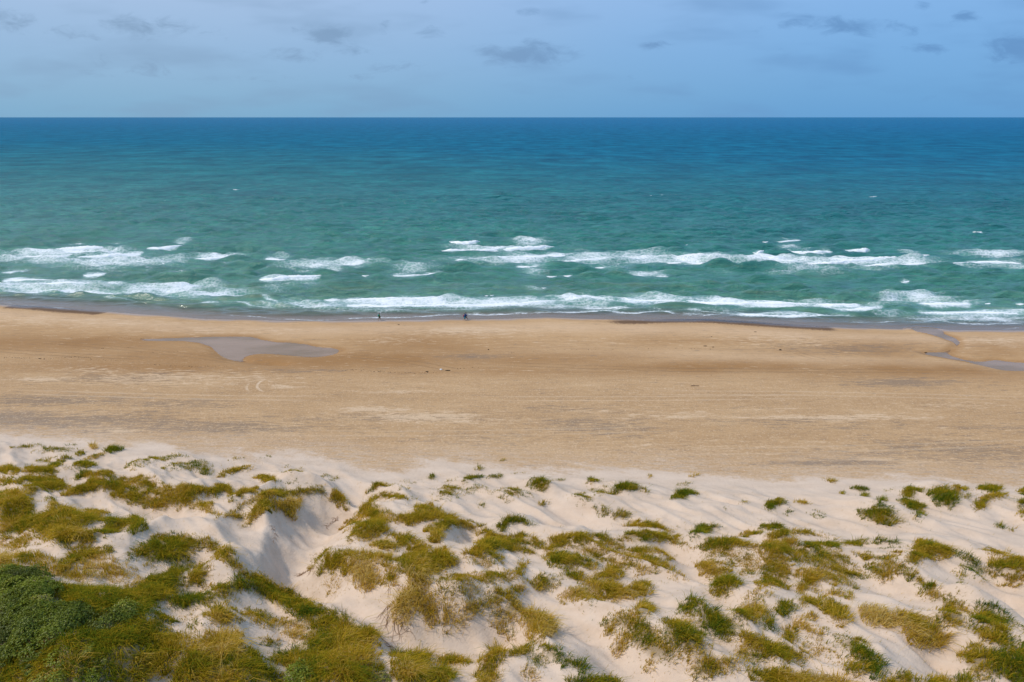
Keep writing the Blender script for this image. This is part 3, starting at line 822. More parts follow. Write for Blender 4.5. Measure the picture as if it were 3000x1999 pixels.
# soft patches of the beach: photo centre, radii in pixels, strength
def soft(lst, x, y, z=1.2):
    a = np.zeros(np.shape(x))
    for px, py, rx, ry, k in lst:
        c, e, f = on_plane([(px, py), (px + rx, py), (px, py + ry)], z)
        tl = (on_plane([(px + rx, py)], z)[0] - c)
        ux = np.hypot(*tl); uy = abs(f[1] - c[1])
        a = np.maximum(a, k * np.exp(-(((x - c[0]) / ux) ** 2 + ((y - c[1]) / uy) ** 2)))
    return a
DAMP = [(150, 1000, 500, 40, .8), (500, 1075, 600, 22, .7), (1000, 1050, 500, 35, .9), (1250, 1000, 250, 40, .6), (650, 1035, 420, 45, .8), (1600, 1050, 400, 28, .6), (2100, 1072, 500, 22, .8), (2700, 1080, 500, 30, .8), (2350, 1020, 300, 20, .3), (2600, 1010, 250, 30, .5), (2950, 1010, 200, 40, .5), (1500, 1085, 700, 18, .5), (2050, 990, 260, 12, .4)]
GREY = [(130, 1180, 300, 18, .9), (60, 1240, 500, 28, 1.0), (500, 1190, 250, 16, .6), (600, 1262, 420, 22, .8), (350, 1110, 200, 22, .5), (850, 1085, 250, 10, .4), (1380, 1040, 110, 9, .9), (1750, 1255, 160, 30, .9), (1650, 1205, 250, 16, .4), (1480, 1290, 300, 25, .4), (2450, 1010, 250, 18, .6), (2650, 1118, 200, 14, .8), (2450, 1370, 170, 10, .9), (2800, 1330, 300, 45, .7), (2600, 1255, 350, 14, .4), (2300, 1240, 250, 16, .4), (1100, 1230, 400, 16, .4), (2950, 1260, 200, 16, .5)]
PALE = [(110, 1114, 120, 9, 1.0), (250, 1085, 130, 12, .7), (500, 1110, 260, 26, .7), (720, 1110, 130, 20, .8), (820, 1135, 60, 12, .7), (1080, 1205, 120, 12, 1.0), (1250, 1228, 200, 18, .9), (1420, 1240, 160, 16, .7), (1180, 1150, 120, 6, .6), (350, 1275, 60, 12, .8), (1750, 1210, 120, 14, .5), (2000, 1225, 250, 14, .6), (2450, 1230, 260, 10, 1.0), (2560, 1225, 130, 12, .9), (2780, 1190, 130, 14, .7), (2250, 1205, 120, 8, .5), (2050, 1320, 400, 26, .4), (2700, 1365, 200, 10, .5), (300, 1310, 300, 12, .6), (900, 1330, 60, 10, .6),
        (150, 935, 500, 16, .55), (700, 960, 400, 10, .5), (1350, 962, 220, 14, .75), (1150, 985, 160, 12, .45), (2300, 985, 200, 20, .6), (2930, 990, 120, 18, .7), (1700, 990, 300, 14, .35), (2100, 975, 120, 10, .4)]
DARKS = [((0, 891), (90, 895), (200, 905), (330, 915)), ((1700, 939), (1850, 938), (2000, 934), (2080, 933), (2170, 940), (2260, 947), (2330, 952), (2420, 957), (2480, 962)), ]

def beach_attrs(x, y):
    ys, yf = shore_y(x), foot_y(x); s = ys - y
    n = fbm(x / 7, y / 7, 51, 4); n_ = fbm(x / 1.6 + 7, y / 1.6, 61, 3)
    edge = (yf - y) + 11 * (fbm(x / 9 + y * .16, y / 5 + x * .03, 71, 6, .62) - 0.5) + 2.5 * (n_ - .5)
    dune = sstep(edge, -4.5, 3.6)
    wet = np.maximum(1 - sstep(s + 2.6 * (n - .5), .1, 2.4), 0) * .9
    damp = soft(DAMP, x, y) * (.75 + .9 * n)
    for q in (pool_poly, stream_poly):
        e_, _ = seg_dist(np.concatenate([q, q[:1]]), x, y); damp = np.maximum(damp, (.95 - .3 * n) * np.exp(-(e_ / 1.5) ** 2))
    grey = soft(GREY, x, y) * (.4 + 1.2 * n); pale = soft(PALE, x, y) * (.5 + 1.0 * n)
    dark = np.zeros_like(x)
    for ln in DARKS:
        q = on_plane([(a_, b_ + 6) for a_, b_ in ln], 0.1); dd, f = seg_dist(q, x, y); off = 1.3
        dark = np.maximum(dark, np.exp(-(dd / (2.0 + 2.0 * n)) ** 2) * sstep(f, 0, .12) * sstep(1 - f, 0, .12))
    near = np.zeros_like(x)
    return dict(coarse=sstep(s, 18, 52), dust=np.clip(sstep(yf - y, -11, -.5) * (.3 + 1.2 * n), 0, 1), berm=(np.exp(-((s - 9) / 4.5) ** 2) + .7 * np.exp(-((s - 27 - 6 * (n - .5)) / 5) ** 2) * sstep(x, -20, 60)) * (.6 + .7 * n), dune=dune, wet=np.clip(wet, 0, 1), damp=np.clip(damp, 0, 1), grey=np.clip(grey, 0, 1), pale=np.clip(pale, 0, 1), dark=np.clip(dark, 0, 1), litter=DG.at(litter, x, y) * sstep(yf - y, -1, 0))

# ------------------------------------------------------------------ sand
# faint vehicle tracks: photo pixels of the two ends, radius of the bend in metres, strength, dry and pale or damp and dark
TRACKS = [((-60, 1018), (420, 1046), 300, .55, False), ((120, 1003), (660, 1062), -260, .45, False), ((1000, 1045), (1330, 1092), -60, .5, False), ((1480, 1062), (2600, 1082), 500, .5, False), ((1700, 1092), (2900, 1096), -700, .4, False),
          ((1480, 1168), (2350, 1160), 900, .35, True), ((1950, 1160), (2980, 1176), -800, .35, True), ((100, 1152), (900, 1168), 600, .4, True), ((770, 1118), (770, 1152), 5.0, .8, True), ((2330, 1014), (2420, 1048), 9.0, .35, False), ((900, 1275), (1900, 1262), 500, .25, True), ((2050, 1330), (2990, 1300), 700, .25, True)]
def sand_material(name):
    m, n = material(name)
    pos = n.add('ShaderNodeTexCoord').outputs['Object']
    A = {k: n.attr(k) for k in ('dune', 'wet', 'damp', 'grey', 'pale', 'dark', 'litter')}
    big = n.noise(n.mapping(pos, scale=(.05, .11, 1)), 1.0, 6.0, .6, .3)
    streak = n.noise(n.mapping(pos, rot=(0, 0, .26), scale=(.12, .70, 1)), 1.0, 6.0, .66, .6)
    streak2 = n.noise(n.mapping(pos, rot=(0, 0, .34), scale=(.16, 1.15, 1)), 1.0, 6.0, .70, .8)
    streak3 = n.noise(n.mapping(pos, rot=(0, 0, .30), scale=(.55, 2.3, 1)), 1.0, 5.0, .72, .6)
    fine = n.noise(pos, 2.4, 5.0, .75)
    grain = n.noise(n.mapping(pos, scale=(2.6, 2.2, 2)), 1.0, 4.0, .85)
    speck = n.noise(n.mapping(pos, scale=(3.4, 2.8, 2)), 1.0, 3.0, .8)
    base = n.ramp(n.m('ADD', n.m('MULTIPLY', big, .55), n.m('MULTIPLY', streak, .45)), [(.32, (.405, .235, .108)), (.5, (.510, .308, .148)), (.68, (.610, .392, .205))])
    base = n.mix(n.m('MULTIPLY', n.attr('coarse'), .30), base, (.455, .300, .165))
    base = n.mix(n.m('MULTIPLY', n.m('MULTIPLY', n.attr('dust'), n.ss(streak3, .36, .60)), .70), base, (.62, .475, .350))
    base = n.mix(n.m('MULTIPLY', n.attr('berm'), .62), base, (.66, .450, .275))
    base = n.mix(n.m('MULTIPLY', A['damp'], .95), base, (.345, .180, .068))
    gm = n.ss(n.m('ADD', n.m('ADD', n.m('MULTIPLY', A['grey'], .95), n.m('MULTIPLY', n.m('SUBTRACT', streak2, .5), 2.4)), n.m('MULTIPLY', n.m('SUBTRACT', streak3, .5), 3.2)), .12, .95)
    base = n.mix(n.m('MULTIPLY', gm, .72), base, (.225, .165, .118))
    pm = n.ss(n.m('ADD', n.m('ADD', n.m('MULTIPLY', A['pale'], .85), n.m('MULTIPLY', n.m('SUBTRACT', streak2, .5), -2.6)), n.m('MULTIPLY', n.m('SUBTRACT', streak3, .5), -3.4)), .30, .95)
    base = n.mix(n.m('MULTIPLY', pm, .75), base, (.68, .49, .315))
    dry = n.m('MULTIPLY', n.m('SUBTRACT', 1.0, n.m('MULTIPLY', A['damp'], .75)), n.m('ADD', .35, n.m('MULTIPLY', n.attr('coarse'), .65)))
    sp = n.m('MULTIPLY', n.ss(grain, .50, .68), dry)
    base = n.mix(n.m('MULTIPLY', sp, .45), base, (.270, .165, .090))
    base = n.mix(n.m('MULTIPLY', n.m('MULTIPLY', n.ss(speck, .53, .68), dry), .55), base, (.74, .54, .36))
    for (p0, p1, R_, k_, pale_) in TRACKS:
        q = on_plane([p0, p1], 1.0); mid = q.mean(0); L_ = np.hypot(*(q[1] - q[0])); R_ = R_ if abs(R_) > L_ * .51 else math.copysign(L_ * .52, R_)
        nrm = np.array([-(q[1] - q[0])[1], (q[1] - q[0])[0]]) / L_; c_ = mid + nrm * math.copysign(math.sqrt(R_ * R_ - L_ * L_ / 4), R_)
        flat = n.mapping(pos, scale=(1, 1, 0)); dist = n.vm('DISTANCE', flat, (float(c_[0]), float(c_[1]), 0)).outputs['Value']
        g_ = n.ss(n.vm('DISTANCE', flat, (float(mid[0]), float(mid[1]), 0)).outputs['Value'], L_ * .62, L_ * .40)
        ln_ = n.m('MAXIMUM', n.ss(n.m('ABSOLUTE', n.m('SUBTRACT', dist, abs(R_))), .10, .34, 1.0, 0.0), n.ss(n.m('ABSOLUTE', n.m('SUBTRACT', dist, abs(R_) + 1.75)), .10, .34, 1.0, 0.0))
        f_ = n.m('MULTIPLY', n.m('MULTIPLY', ln_, g_), n.m('MULTIPLY', n.ss(streak3, .34, .56), k_))
        base = n.mix(f_, base, (.70, .52, .35) if pale_ else (.250, .150, .075))
    base = n.mix(n.m('MULTIPLY', A['wet'], .85), base, (.345, .250, .195))
    dk = n.ss(n.m('ADD', A['dark'], n.m('MULTIPLY', n.m('SUBTRACT', fine, .5), 1.4)), .45, .9)
    base = n.mix(n.m('MULTIPLY', dk, .85), base, (.095, .052, .030))
    white = n.ramp(n.m('ADD', n.m('MULTIPLY', n.noise(n.mapping(pos, rot=(0, 0, -.75), scale=(.12, .5, 1)), 1.0, 5.0), .7), n.m('MULTIPLY', fine, .3)), [(.3, (.56, .420, .305)), (.5, (.645, .495, .372)), (.7, (.71, .555, .425))])
    white = n.mix(n.m('MULTIPLY', n.ss(grain, .55, .8), .10), white, (.42, .33, .25))
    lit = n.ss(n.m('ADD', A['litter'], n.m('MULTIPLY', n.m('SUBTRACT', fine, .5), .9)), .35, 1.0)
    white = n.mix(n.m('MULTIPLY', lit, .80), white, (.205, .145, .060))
    dn = n.ss(n.m('ADD', A['dune'], n.m('MULTIPLY', n.m('SUBTRACT', fine, .5), .8)), .25, .8)
    col = n.mix(dn, base, white)
    rgh = n.m('SUBTRACT', .92, n.m('MULTIPLY', A['wet'], .72))
    rip = n.add('ShaderNodeTexWave', {'Vector': n.mapping(pos, rot=(0, 0, .74)), 'Scale': 1.6, 'Distortion': 7.0, 'Detail': 2.0, 'Detail Scale': 1.2})
    hgt = n.m('ADD', n.m('ADD', n.m('MULTIPLY', n.noise(pos, .8, 4.0, .6), .16), n.m('MULTIPLY', fine, .13)), n.m('ADD', n.m('MULTIPLY', streak2, .07), n.m('MULTIPLY', n.m('MULTIPLY', rip.outputs[1], .008), A['dune'])))
    bmp = n.add('ShaderNodeBump', {'Strength': n.m('SUBTRACT', .55, n.m('MULTIPLY', A['wet'], .5)), 'Distance': 1.0, 'Height': hgt})
    p = n.add('ShaderNodeBsdfPrincipled', {'Base Color': col, 'Roughness': rgh, 'Normal': bmp, 'Specular IOR Level': n.m('ADD', .15, n.m('MULTIPLY', A['wet'], .4))})
    n.add('ShaderNodeOutputMaterial', {0: p.outputs[0]})
    return m
M_SAND = sand_material("sand")

u = np.concatenate([[-9, -6, -4, -3, -2.3, -1.8, -1.5], np.linspace(-1.33, 1.33, 760), [1.5, 1.8, 2.3, 3, 4, 6, 9]])
yr = np.concatenate([np.arange(-140, 18, 4.0), np.arange(18, 30, 1.0), np.arange(30, 96, 0.21), np.arange(96, 150, 0.5), np.arange(150, 178, 0.6), [180, 190, 210, 260]])
UX = u[None, :] * np.maximum(15 + 0.76 * yr[:, None], 30); UY = np.repeat(yr[:, None], len(u), 1)
UZ = ground_z(UX, UY); AT = beach_attrs(UX, UY)
V = np.stack([UX, UY, UZ], -1).reshape(-1, 3); F = grid_faces(*UX.shape)
fd = (AT['dune'].ravel()[F].mean(1) > 0.5)
for nm, sel in (('beach', ~fd), ('sand_dunes', fd)):
    f = F[sel]; used, inv = np.unique(f, return_inverse=True)
    o = mesh_obj(nm, V[used], inv.reshape(-1, 4), M_SAND, attrs={k: v.ravel()[used] for k, v in AT.items()}, smooth=True, kind='structure')
    o['label'] = {'beach': 'wide tan sand beach between the surf and the dunes', 'sand_dunes': 'pale pinkish white sand dunes with hollows and wind ridges'}[nm]

# ------------------------------------------------------------------ sea
BREAK = []          # the rollers: photo line of the crest base, height in photo pixels
for ln in WAVES.strip().splitlines():
    r, th, s = ln.split(' ', 2); BREAK.append((px_pts(r, s), float(th) * .425))
LACE = [('A', float(a), float(b), float(c), float(d_), float(k)) for a, b, c, d_, k in (t.split(',') for t in LACE_A.split())] + \
       [('B', float(a), float(b), float(c), float(d_), float(k)) for a, b, c, d_, k in (t.split(',') for t in LACE_B.split())] + \
       [('C', float(a), float(b), float(c), float(d_), float(k)) for a, b, c, d_, k in (t.split(',') for t in LACE_C.split())]
LINES = [(px_pts(l.split(' ', 2)[0], l.split(' ', 2)[2]), float(l.split(' ', 2)[1]) * .425) for l in FOAM_LINES.strip().splitlines()]

rows = [143.0]
while rows[-1] < 90000: rows.append(rows[-1] + max(.32, rows[-1] ** 2 / (CAM_H * 683) * (.42 if rows[-1] < 420 else .6)))
yr = np.array(rows)
u = np.concatenate([[-6, -4, -3, -2.3, -1.8, -1.5], np.linspace(-1.25, 1.25, 740), [1.5, 1.8, 2.3, 3, 4, 6]])
SX = u[None, :] * (22 + 0.76 * yr[:, None]); SY = np.repeat(yr[:, None], len(u), 1)
off = SY - shore_y(SX)
dyr = np.gradient(yr)[:, None]
wz = np.zeros_like(SX); rg = np.random.default_rng(5)
for k in range(70):
    swell = k < 8
    lam = (15 + 14 * rg.random()) if swell else 2.4 * (13 / 2.4) ** rg.random()
    th = rg.normal(0, .07 if swell else .24) + .04; ph = rg.random() * 6.283
    amp = (.045 if swell else .0215 * lam ** .92) * (.6 + .8 * rg.random())
    fade = np.clip(lam / (2.0 * dyr) - .6, 0, 1)
    kx, ky = math.sin(th) * 6.283 / lam, math.cos(th) * 6.283 / lam
    i1 = int((fade[:, 0] > 0).sum())
    wp = SY[:i1] + (4 if swell else 1.2) * fbm(SX[:i1] / (45 if swell else 14) + k * 3.7, SY[:i1] / 30, 200 + k % 5, 2)
    s_ = np.sin(kx * SX[:i1] + ky * wp + ph)
    loc_ = 1.0 if swell else .25 + 1.5 * vnoise(SX[:i1] / (lam * 2.6) + 11.3 * k, SY[:i1] / (lam * 1.6), 230 + k % 7)
    wz[:i1] += amp * fade[:i1] * loc_ * (s_ + .38 * s_ * s_ - .16)
group_ = .45 + 1.1 * fbm(SX / 38, SY / 22, 90, 3)
wz *= group_ * sstep(off, 0.5, 16)
# long swell faces rising behind each roller and in unbroken lines
for P, th in BREAK + [(px_pts(l.split(' ', 2)[0], l.split(' ', 2)[2]), float(l.split(' ', 2)[1]) * .425) for l in SWELLS.strip().splitlines()]:
    q = on_plane(P, 0.0); L = q[-1] - q[0]; ext = np.concatenate([[q[0] - L / (np.hypot(*L) + .1) * 4], q, [q[-1] + L / (np.hypot(*L) + .1) * 4]])
    i0, i1 = np.searchsorted(yr, [q[:, 1].min() - 8, q[:, 1].max() + 14])
    if i1 - i0 < 2: continue
    x, y = SX[i0:i1], SY[i0:i1]; yl = np.interp(x, ext[np.argsort(ext[:, 0]), 0], ext[np.argsort(ext[:, 0]), 1])
    e = y - yl; hw = th * q[:, 1].mean() / FPX
    lat = sstep(x, ext[0, 0], q[0, 0] + 2) * sstep(-x, -ext[-1, 0], -q[-1, 0] + 2)
    wz[i0:i1] *= 1 - .75 * lat * np.exp(-(e / 3.0) ** 2)
    wz[i0:i1] += lat * min(.55, hw * .5) * np.where(e < 0, np.exp(-(e / .9) ** 2), np.exp(-(e / 3.2) ** 2))
GZ = ground_z(np.clip(SX, -2000, 2000), np.minimum(SY, 259))
wz = wz * sstep(off, -.5, 5) + .02 * sstep(off, -1, 2)
wz = np.where(off > .3, np.maximum(wz, GZ + .03), wz)
# foam cover
foam = np.zeros_like(SX)
for r, a, b, c, d_, k in LACE:
    ox, oy, s_ = REG[r]; foam = np.maximum(foam, soft([(ox + a * s_, oy + b * s_, c * s_, d_ * s_, k)], SX, SY, 0.0))
for P, th in LINES:
    q = on_plane(P, 0.0); i0, i1 = np.searchsorted(yr, [q[:, 1].min() - 6, q[:, 1].max() + 30])
    x, y = SX[i0:i1], SY[i0:i1]; o_ = np.argsort(q[:, 0]); yl = np.interp(x, q[o_, 0], q[o_, 1])
    yl = yl + 1.6 * (fbm(x / 9, x * 0 + q[0, 1], 33, 3) - .5) + .5 * (fbm(x / 1.5, x * 0 + q[0, 0], 34, 2) - .5)
    e = y - yl; wd = th * q[:, 1].mean() ** 2 / (CAM_H * FPX)
    lat = sstep(x, q[:, 0].min() - 2, q[:, 0].min() + 3) * sstep(-x, -q[:, 0].max() - 2, -q[:, 0].max() + 3)
    foam[i0:i1] = np.maximum(foam[i0:i1], lat * 1.15 * sstep(e, -.25, .35) * np.exp(-np.clip(e, 0, None) / wd * .8))
for P, th in BREAK:
    q = on_plane(P, 0.0); i0, i1 = np.searchsorted(yr, [q[:, 1].min() - 10, q[:, 1].max() + 12])
    x, y = SX[i0:i1], SY[i0:i1]; yl = np.interp(x, q[:, 0], q[:, 1]); e = y - yl
    lat = sstep(x, q[0, 0] - .6, q[0, 0] + 2.5) * sstep(-x, -q[-1, 0] - .6, -q[-1, 0] + 2.5); g_ = min(1.3, th / 5)
    foam[i0:i1] = np.maximum(foam[i0:i1], lat * np.where(e < 0, .95 * np.exp(-(e / (1.6 * g_)) ** 2), .85 * np.exp(-(e / (2.2 * g_ + .4)) ** 2)))
foam *= np.clip(.28 + .75 * fbm(SX / 4, SY / 3.4, 101, 3) + .75 * fbm(SX / 17, SY / 5, 111, 3), 0, 1.3)
depth = np.clip(.02 + np.clip(wz, -.05, .3) * .2 - GZ, 0, 4)
V = np.stack([SX, SY, wz], -1).reshape(-1, 3)

def sea_material():
    m, n = material("sea_water")
    pos = n.add('ShaderNodeTexCoord').outputs['Object']
    offs = n.attr('offshore'); fo = n.attr('foam'); dp = n.attr('depth')
    sx, sy, sz = n.add('ShaderNodeSeparateXYZ', {0: pos}).outputs
    blot = n.noise(n.mapping(pos, scale=(.010, .030, 1)), 1.0, 4.0, .6)
    t = n.m('ADD', offs, n.m('MULTIPLY', n.m('SUBTRACT', blot, .5), .10))
    t = n.m('ADD', t, n.m('MULTIPLY', n.ss(n.m('DIVIDE', sx, n.m('ADD', sy, 1.0)), -.6, .75, -1.0, 1.0), n.m('MULTIPLY', offs, .10)))  # bluer to the right, away from the sun, painted into the colour
    col = n.ramp(t, [(0.0, (.185, .215, .175)), (.10, (.085, .225, .165)), (.22, (.050, .215, .165)), (.36, (.030, .190, .172)), (.50, (.012, .160, .188)), (.66, (.003, .140, .240)), (.82, (.005, .138, .262)), (1.0, (.008, .143, .296))])
    # gust patches, and ripple light and dark, painted into the water colour
    gust = n.noise(n.mapping(pos, rot=(0, 0, .08), scale=(.017, .022, 1)), 1.0, 8.0, .72, .2)
    ripple_shade = n.noise(n.mapping(pos, scale=(.11, .15, 1)), 1.0, 7.0, .74, .3)
    gv = n.m('ADD', n.m('MULTIPLY', n.m('SUBTRACT', gust, .5), n.ss(offs, .2, .7, .9, 2.6)), n.m('MULTIPLY', n.m('SUBTRACT', ripple_shade, .5), n.ss(offs, .85, .3, 1.2, 1.35)))
    col = n.mix(n.ss(gv, -.6, .6), n.mix(1.0, col, (.50, .60, .68), 'MULTIPLY'), n.mix(1.0, col, (1.55, 1.36, 1.25), 'MULTIPLY'))
    for sc_x, sc_y, lo_, hi_ in ((.34, .30, .30, .12), (.115, .075, .25, .45), (.040, .016, .45, .65)):
        r_ = n.noise(n.mapping(pos, rot=(0, 0, .05), scale=(sc_x, sc_y, 1)), 1.0, 3.0, .62, .25)
        wgt = n.ss(offs, lo_, hi_) if lo_ > hi_ else (n.ss(offs, lo_, hi_) if sc_x < .1 else n.m('MULTIPLY', n.ss(offs, .12, .25), n.ss(offs, .62, .48)))
        k_ = n.ss(r_, .30, .70)
        col = n.mix(n.m('MULTIPLY', wgt, .75), col, n.mix(1.0, col, n.mix(k_, (.70, .78, .83), (1.28, 1.18, 1.13)), 'MULTIPLY'))  # light and dark of the ripples painted in, coarser farther out
    # stirred-up sand in the surf
    murk = n.m('MULTIPLY', n.ss(n.noise(n.mapping(pos, scale=(.05, .13, 1)), 1.0, 3.0), .50, .72), n.ss(offs, .34, .10))
    col = n.mix(n.m('MULTIPLY', murk, .45), col, (.15, .20, .10))
    # aerated water around the foam
    col = n.mix(n.m('MULTIPLY', n.ss(fo, .05, .7), .62), col, (.22, .42, .38))
    w1 = n.noise(n.mapping(pos, scale=(.22, .55, .3)), 1.0, 6.0, .66, .4)
    w2 = n.noise(n.mapping(pos, scale=(1.1, 1.9, 1)), 1.0, 4.0, .65, .3)
    w3 = n.noise(n.mapping(pos, scale=(.030, .080, .1)), 1.0, 5.0, .66, .2)
    far = n.ss(offs, .22, .60)
    hgt = n.m('ADD', n.m('ADD', n.m('MULTIPLY', w1, 1.05), n.m('MULTIPLY', w2, .16)), n.m('MULTIPLY', n.m('MULTIPLY', w3, 7.0), far))
    bmp = n.add('ShaderNodeBump', {'Strength': n.ss(dp, .02, .7, .12, 1.0), 'Distance': 1.0, 'Height': hgt})
    dif = n.add('ShaderNodeBsdfDiffuse', {0: col, 'Normal': bmp}); glo = n.add('ShaderNodeBsdfGlossy', {0: (1, 1, 1, 1), 'Roughness': .18, 'Normal': bmp})
    rf = n.m('MULTIPLY', n.add('ShaderNodeFresnel', {0: 1.33, 'Normal': bmp}).outputs[0], n.ss(offs, .15, .75, 1.0, .20))
    wat = n.add('ShaderNodeMixShader', {0: rf, 1: dif, 2: glo})
    # foam lace
    wp = n.add('ShaderNodeTexNoise', {'Vector': pos, 'Scale': .9, 'Detail': 3.0}).outputs[1]
    cc = n.vm('ADD', n.mapping(pos, scale=(.75, 1.15, 1)), n.vm('SCALE', wp).outputs[0])
    sc_ = cc.inputs[1].links[0].from_node; sc_.inputs['Scale'].default_value = .9
    vo = n.add('ShaderNodeTexVoronoi', {'Vector': cc.outputs[0], 'Scale': 1.0, 'Detail': 1.0}, feature='DISTANCE_TO_EDGE').outputs[0]
    line = n.ss(vo, .0, .20, 1.0, 0.0)
    fb = n.noise(n.mapping(pos, scale=(.22, .62, 1)), 1.0, 5.0, .68, 1.0)
    fine = n.noise(n.mapping(pos, scale=(1.1, 1.7, 1)), 1.0, 3.0, .65)
    tex = n.m('ADD', n.m('ADD', n.m('MULTIPLY', line, .30), n.m('MULTIPLY', n.m('SUBTRACT', fb, .5), 1.5)), n.m('MULTIPLY', n.m('SUBTRACT', fine, .5), .7))
    fm = n.ss(n.m('ADD', fo, n.m('MULTIPLY', tex, .80)), .40, 1.36)
    fm = n.m('MULTIPLY', fm, n.ss(fo, .08, .35))
    fbm_ = n.add('ShaderNodeBump', {'Strength': .7, 'Distance': .5, 'Height': n.m('ADD', fine, fb)})
    wht = n.add('ShaderNodeBsdfPrincipled', {'Base Color': (.88, .91, .92, 1), 'Roughness': .75, 'Specular IOR Level': .2, 'Normal': fbm_})
    # thin water near the edge lets the sand show through
    fr = n.add('ShaderNodeFresnel', {0: 1.33, 'Normal': bmp})
    clear = n.add('ShaderNodeBsdfTransparent', {0: (.80, .84, .84, 1)}); gl = n.add('ShaderNodeBsdfGlossy', {0: (1, 1, 1, 1), 'Roughness': .08, 'Normal': bmp})
    film = n.add('ShaderNodeMixShader', {0: fr, 1: clear, 2: gl})
    body = n.add('ShaderNodeMixShader', {0: n.ss(dp, .02, .34), 1: film, 2: wat})
    out = n.add('ShaderNodeMixShader', {0: fm, 1: body, 2: wht})
    n.add('ShaderNodeOutputMaterial', {0: out.outputs[0]})
    return m
offn = np.clip(np.log1p(np.clip(off, 0, None) / 18) / np.log1p(6000 / 18), 0, 1)
o = mesh_obj('sea', V, grid_faces(*SX.shape), sea_material(), attrs=dict(offshore=offn, foam=foam, depth=depth), smooth=True, kind='structure')
o['label'] = 'green to blue sea with lines of surf reaching the horizon'

# rollers: lumpy ridges of white water
def foam_material():
    m, n = material("white_water")
    pos = n.add('ShaderNodeTexCoord').outputs['Object']
    nz = n.noise(pos, 1.6, 5.0, .7)
    p = n.add('ShaderNodeBsdfPrincipled', {'Base Color': n.ramp(nz, [(.25, (.78, .83, .84)), (.5, (.92, .93, .93))]), 'Roughness': .8, 'Specular IOR Level': .15,
                                           'Normal': n.add('ShaderNodeBump', {'Strength': .5, 'Distance': .3, 'Height': nz})})
    n.add('ShaderNodeOutputMaterial', {0: p.outputs[0]}); return m
M_FOAM = foam_material()
SROW = yr
def sea_z(x, y):
    j = np.clip(np.searchsorted(SROW, y) - 1, 0, len(SROW) - 2); fy = np.clip((y - SROW[j]) / (SROW[j + 1] - SROW[j]), 0, 1)
    def at(jj):
        uu = x / (22 + .76 * SROW[jj]); i = np.clip(np.searchsorted(u, uu) - 1, 0, len(u) - 2); fx = np.clip((uu - u[i]) / (u[i + 1] - u[i]), 0, 1)
        return wz[jj, i] * (1 - fx) + wz[jj, i + 1] * fx
    return at(j) * (1 - fy) + at(j + 1) * fy

ORD = ['first', 'second', 'third', 'fourth', 'fifth', 'sixth', 'seventh', 'eighth', 'ninth', 'tenth', 'eleventh', 'twelfth', 'thirteenth', 'fourteenth', 'fifteenth', 'sixteenth', 'seventeenth', 'eighteenth', 'nineteenth', 'twentieth']
def number_labels(items):
    """items: (object, label, x): labels that fall together are told apart by their order"""
    by = {}
    for o, l, x in items: by.setdefault(l, []).append((x, o))
    for l, v in by.items():
        v.sort(key=lambda t: t[0])
        for i, (x, o) in enumerate(v):
            if len(v) == 1: o['label'] = l
            elif i == 0: o['label'] = l + ', leftmost'
            elif i == len(v) - 1: o['label'] = l + ', rightmost'
            else: o['label'] = l + ', ' + (ORD[i] if i < 20 else str(i + 1)) + ' from left'
waves = []
for bi, (P, th) in enumerate(BREAK):
    q = on_plane(P, 0.0); seg = np.hypot(*np.diff(q, axis=0).T); L = seg.sum(); nL = max(6, int(L / .42)); cum = np.concatenate([[0], np.cumsum(seg)])
    t = np.linspace(0, L, nL); cx, cy = np.interp(t, cum, q[:, 0]), np.interp(t, cum, q[:, 1])
    cy = cy + 1.3 * (fbm(cx / 8, cx * 0 + bi * 3.1, 300, 3) - .5)
    hgt = np.clip(th * q[:, 1].mean() / FPX * .46, .06, .7)
    tap = sstep(np.minimum(t, L - t) / min(7.0, L * .5), 0, 1) ** .6 * (.60 + .65 * fbm(cx / 2.0, cx * 0 + bi * 1.7, 310, 4, .65))
    K = 9; a = np.linspace(-.12, math.pi + .12, K)
    cy = cy + .5 * (fbm(cx / 1.1, cx * 0 + bi * 2.3, 305, 3, .6) - .5)
    hh = hgt * tap; bx = (hh[:, None] * 1.05 + .08) * np.where(np.cos(a) > 0, 1.5, 1.6)[None, :]
    yy_ = cy[:, None] - np.cos(a)[::-1][None, :] * 0 + (-np.cos(a))[None, :] * bx      # from the shoreward foot over the top to the back
    xx_ = np.repeat(cx[:, None], K, 1); lump = .35 + 1.3 * fbm(xx_ * 1.9, yy_ * 1.9 + a[None, :], 320 + bi, 3)
    zz_ = sea_z(xx_, yy_) - .05 + np.sin(a)[None, :] * hh[:, None] * lump
    xx_ = xx_ + .3 * (lump - 1)
    loc = (float(q[:, 0].mean()), float(q[:, 1].mean()), 0.0)
    o = mesh_obj('breaking_wave', np.stack([xx_, yy_, zz_], -1).reshape(-1, 3), grid_faces(nL, K), M_FOAM, smooth=True, loc=loc)
    py = P[:, 1].mean(); size = 'long' if L > 26 else ('medium' if L > 9 else 'small')
    thick = 'thick' if th > 8 else ('slim' if th < 4.2 else 'foaming')
    band = 'far out on open water' if py < 700 else 'in the outermost surf line' if py < 740 else 'in the outer surf band' if py < 782 else 'in the green water between surf bands' if py < 850 else 'in the inner surf near shore'
    o['category'] = 'wave'; o['group'] = 'white breakers in the surf'
    waves.append((o, f'{size} {thick} white breaker {band}', P[:, 0].mean()))
number_labels(waves)
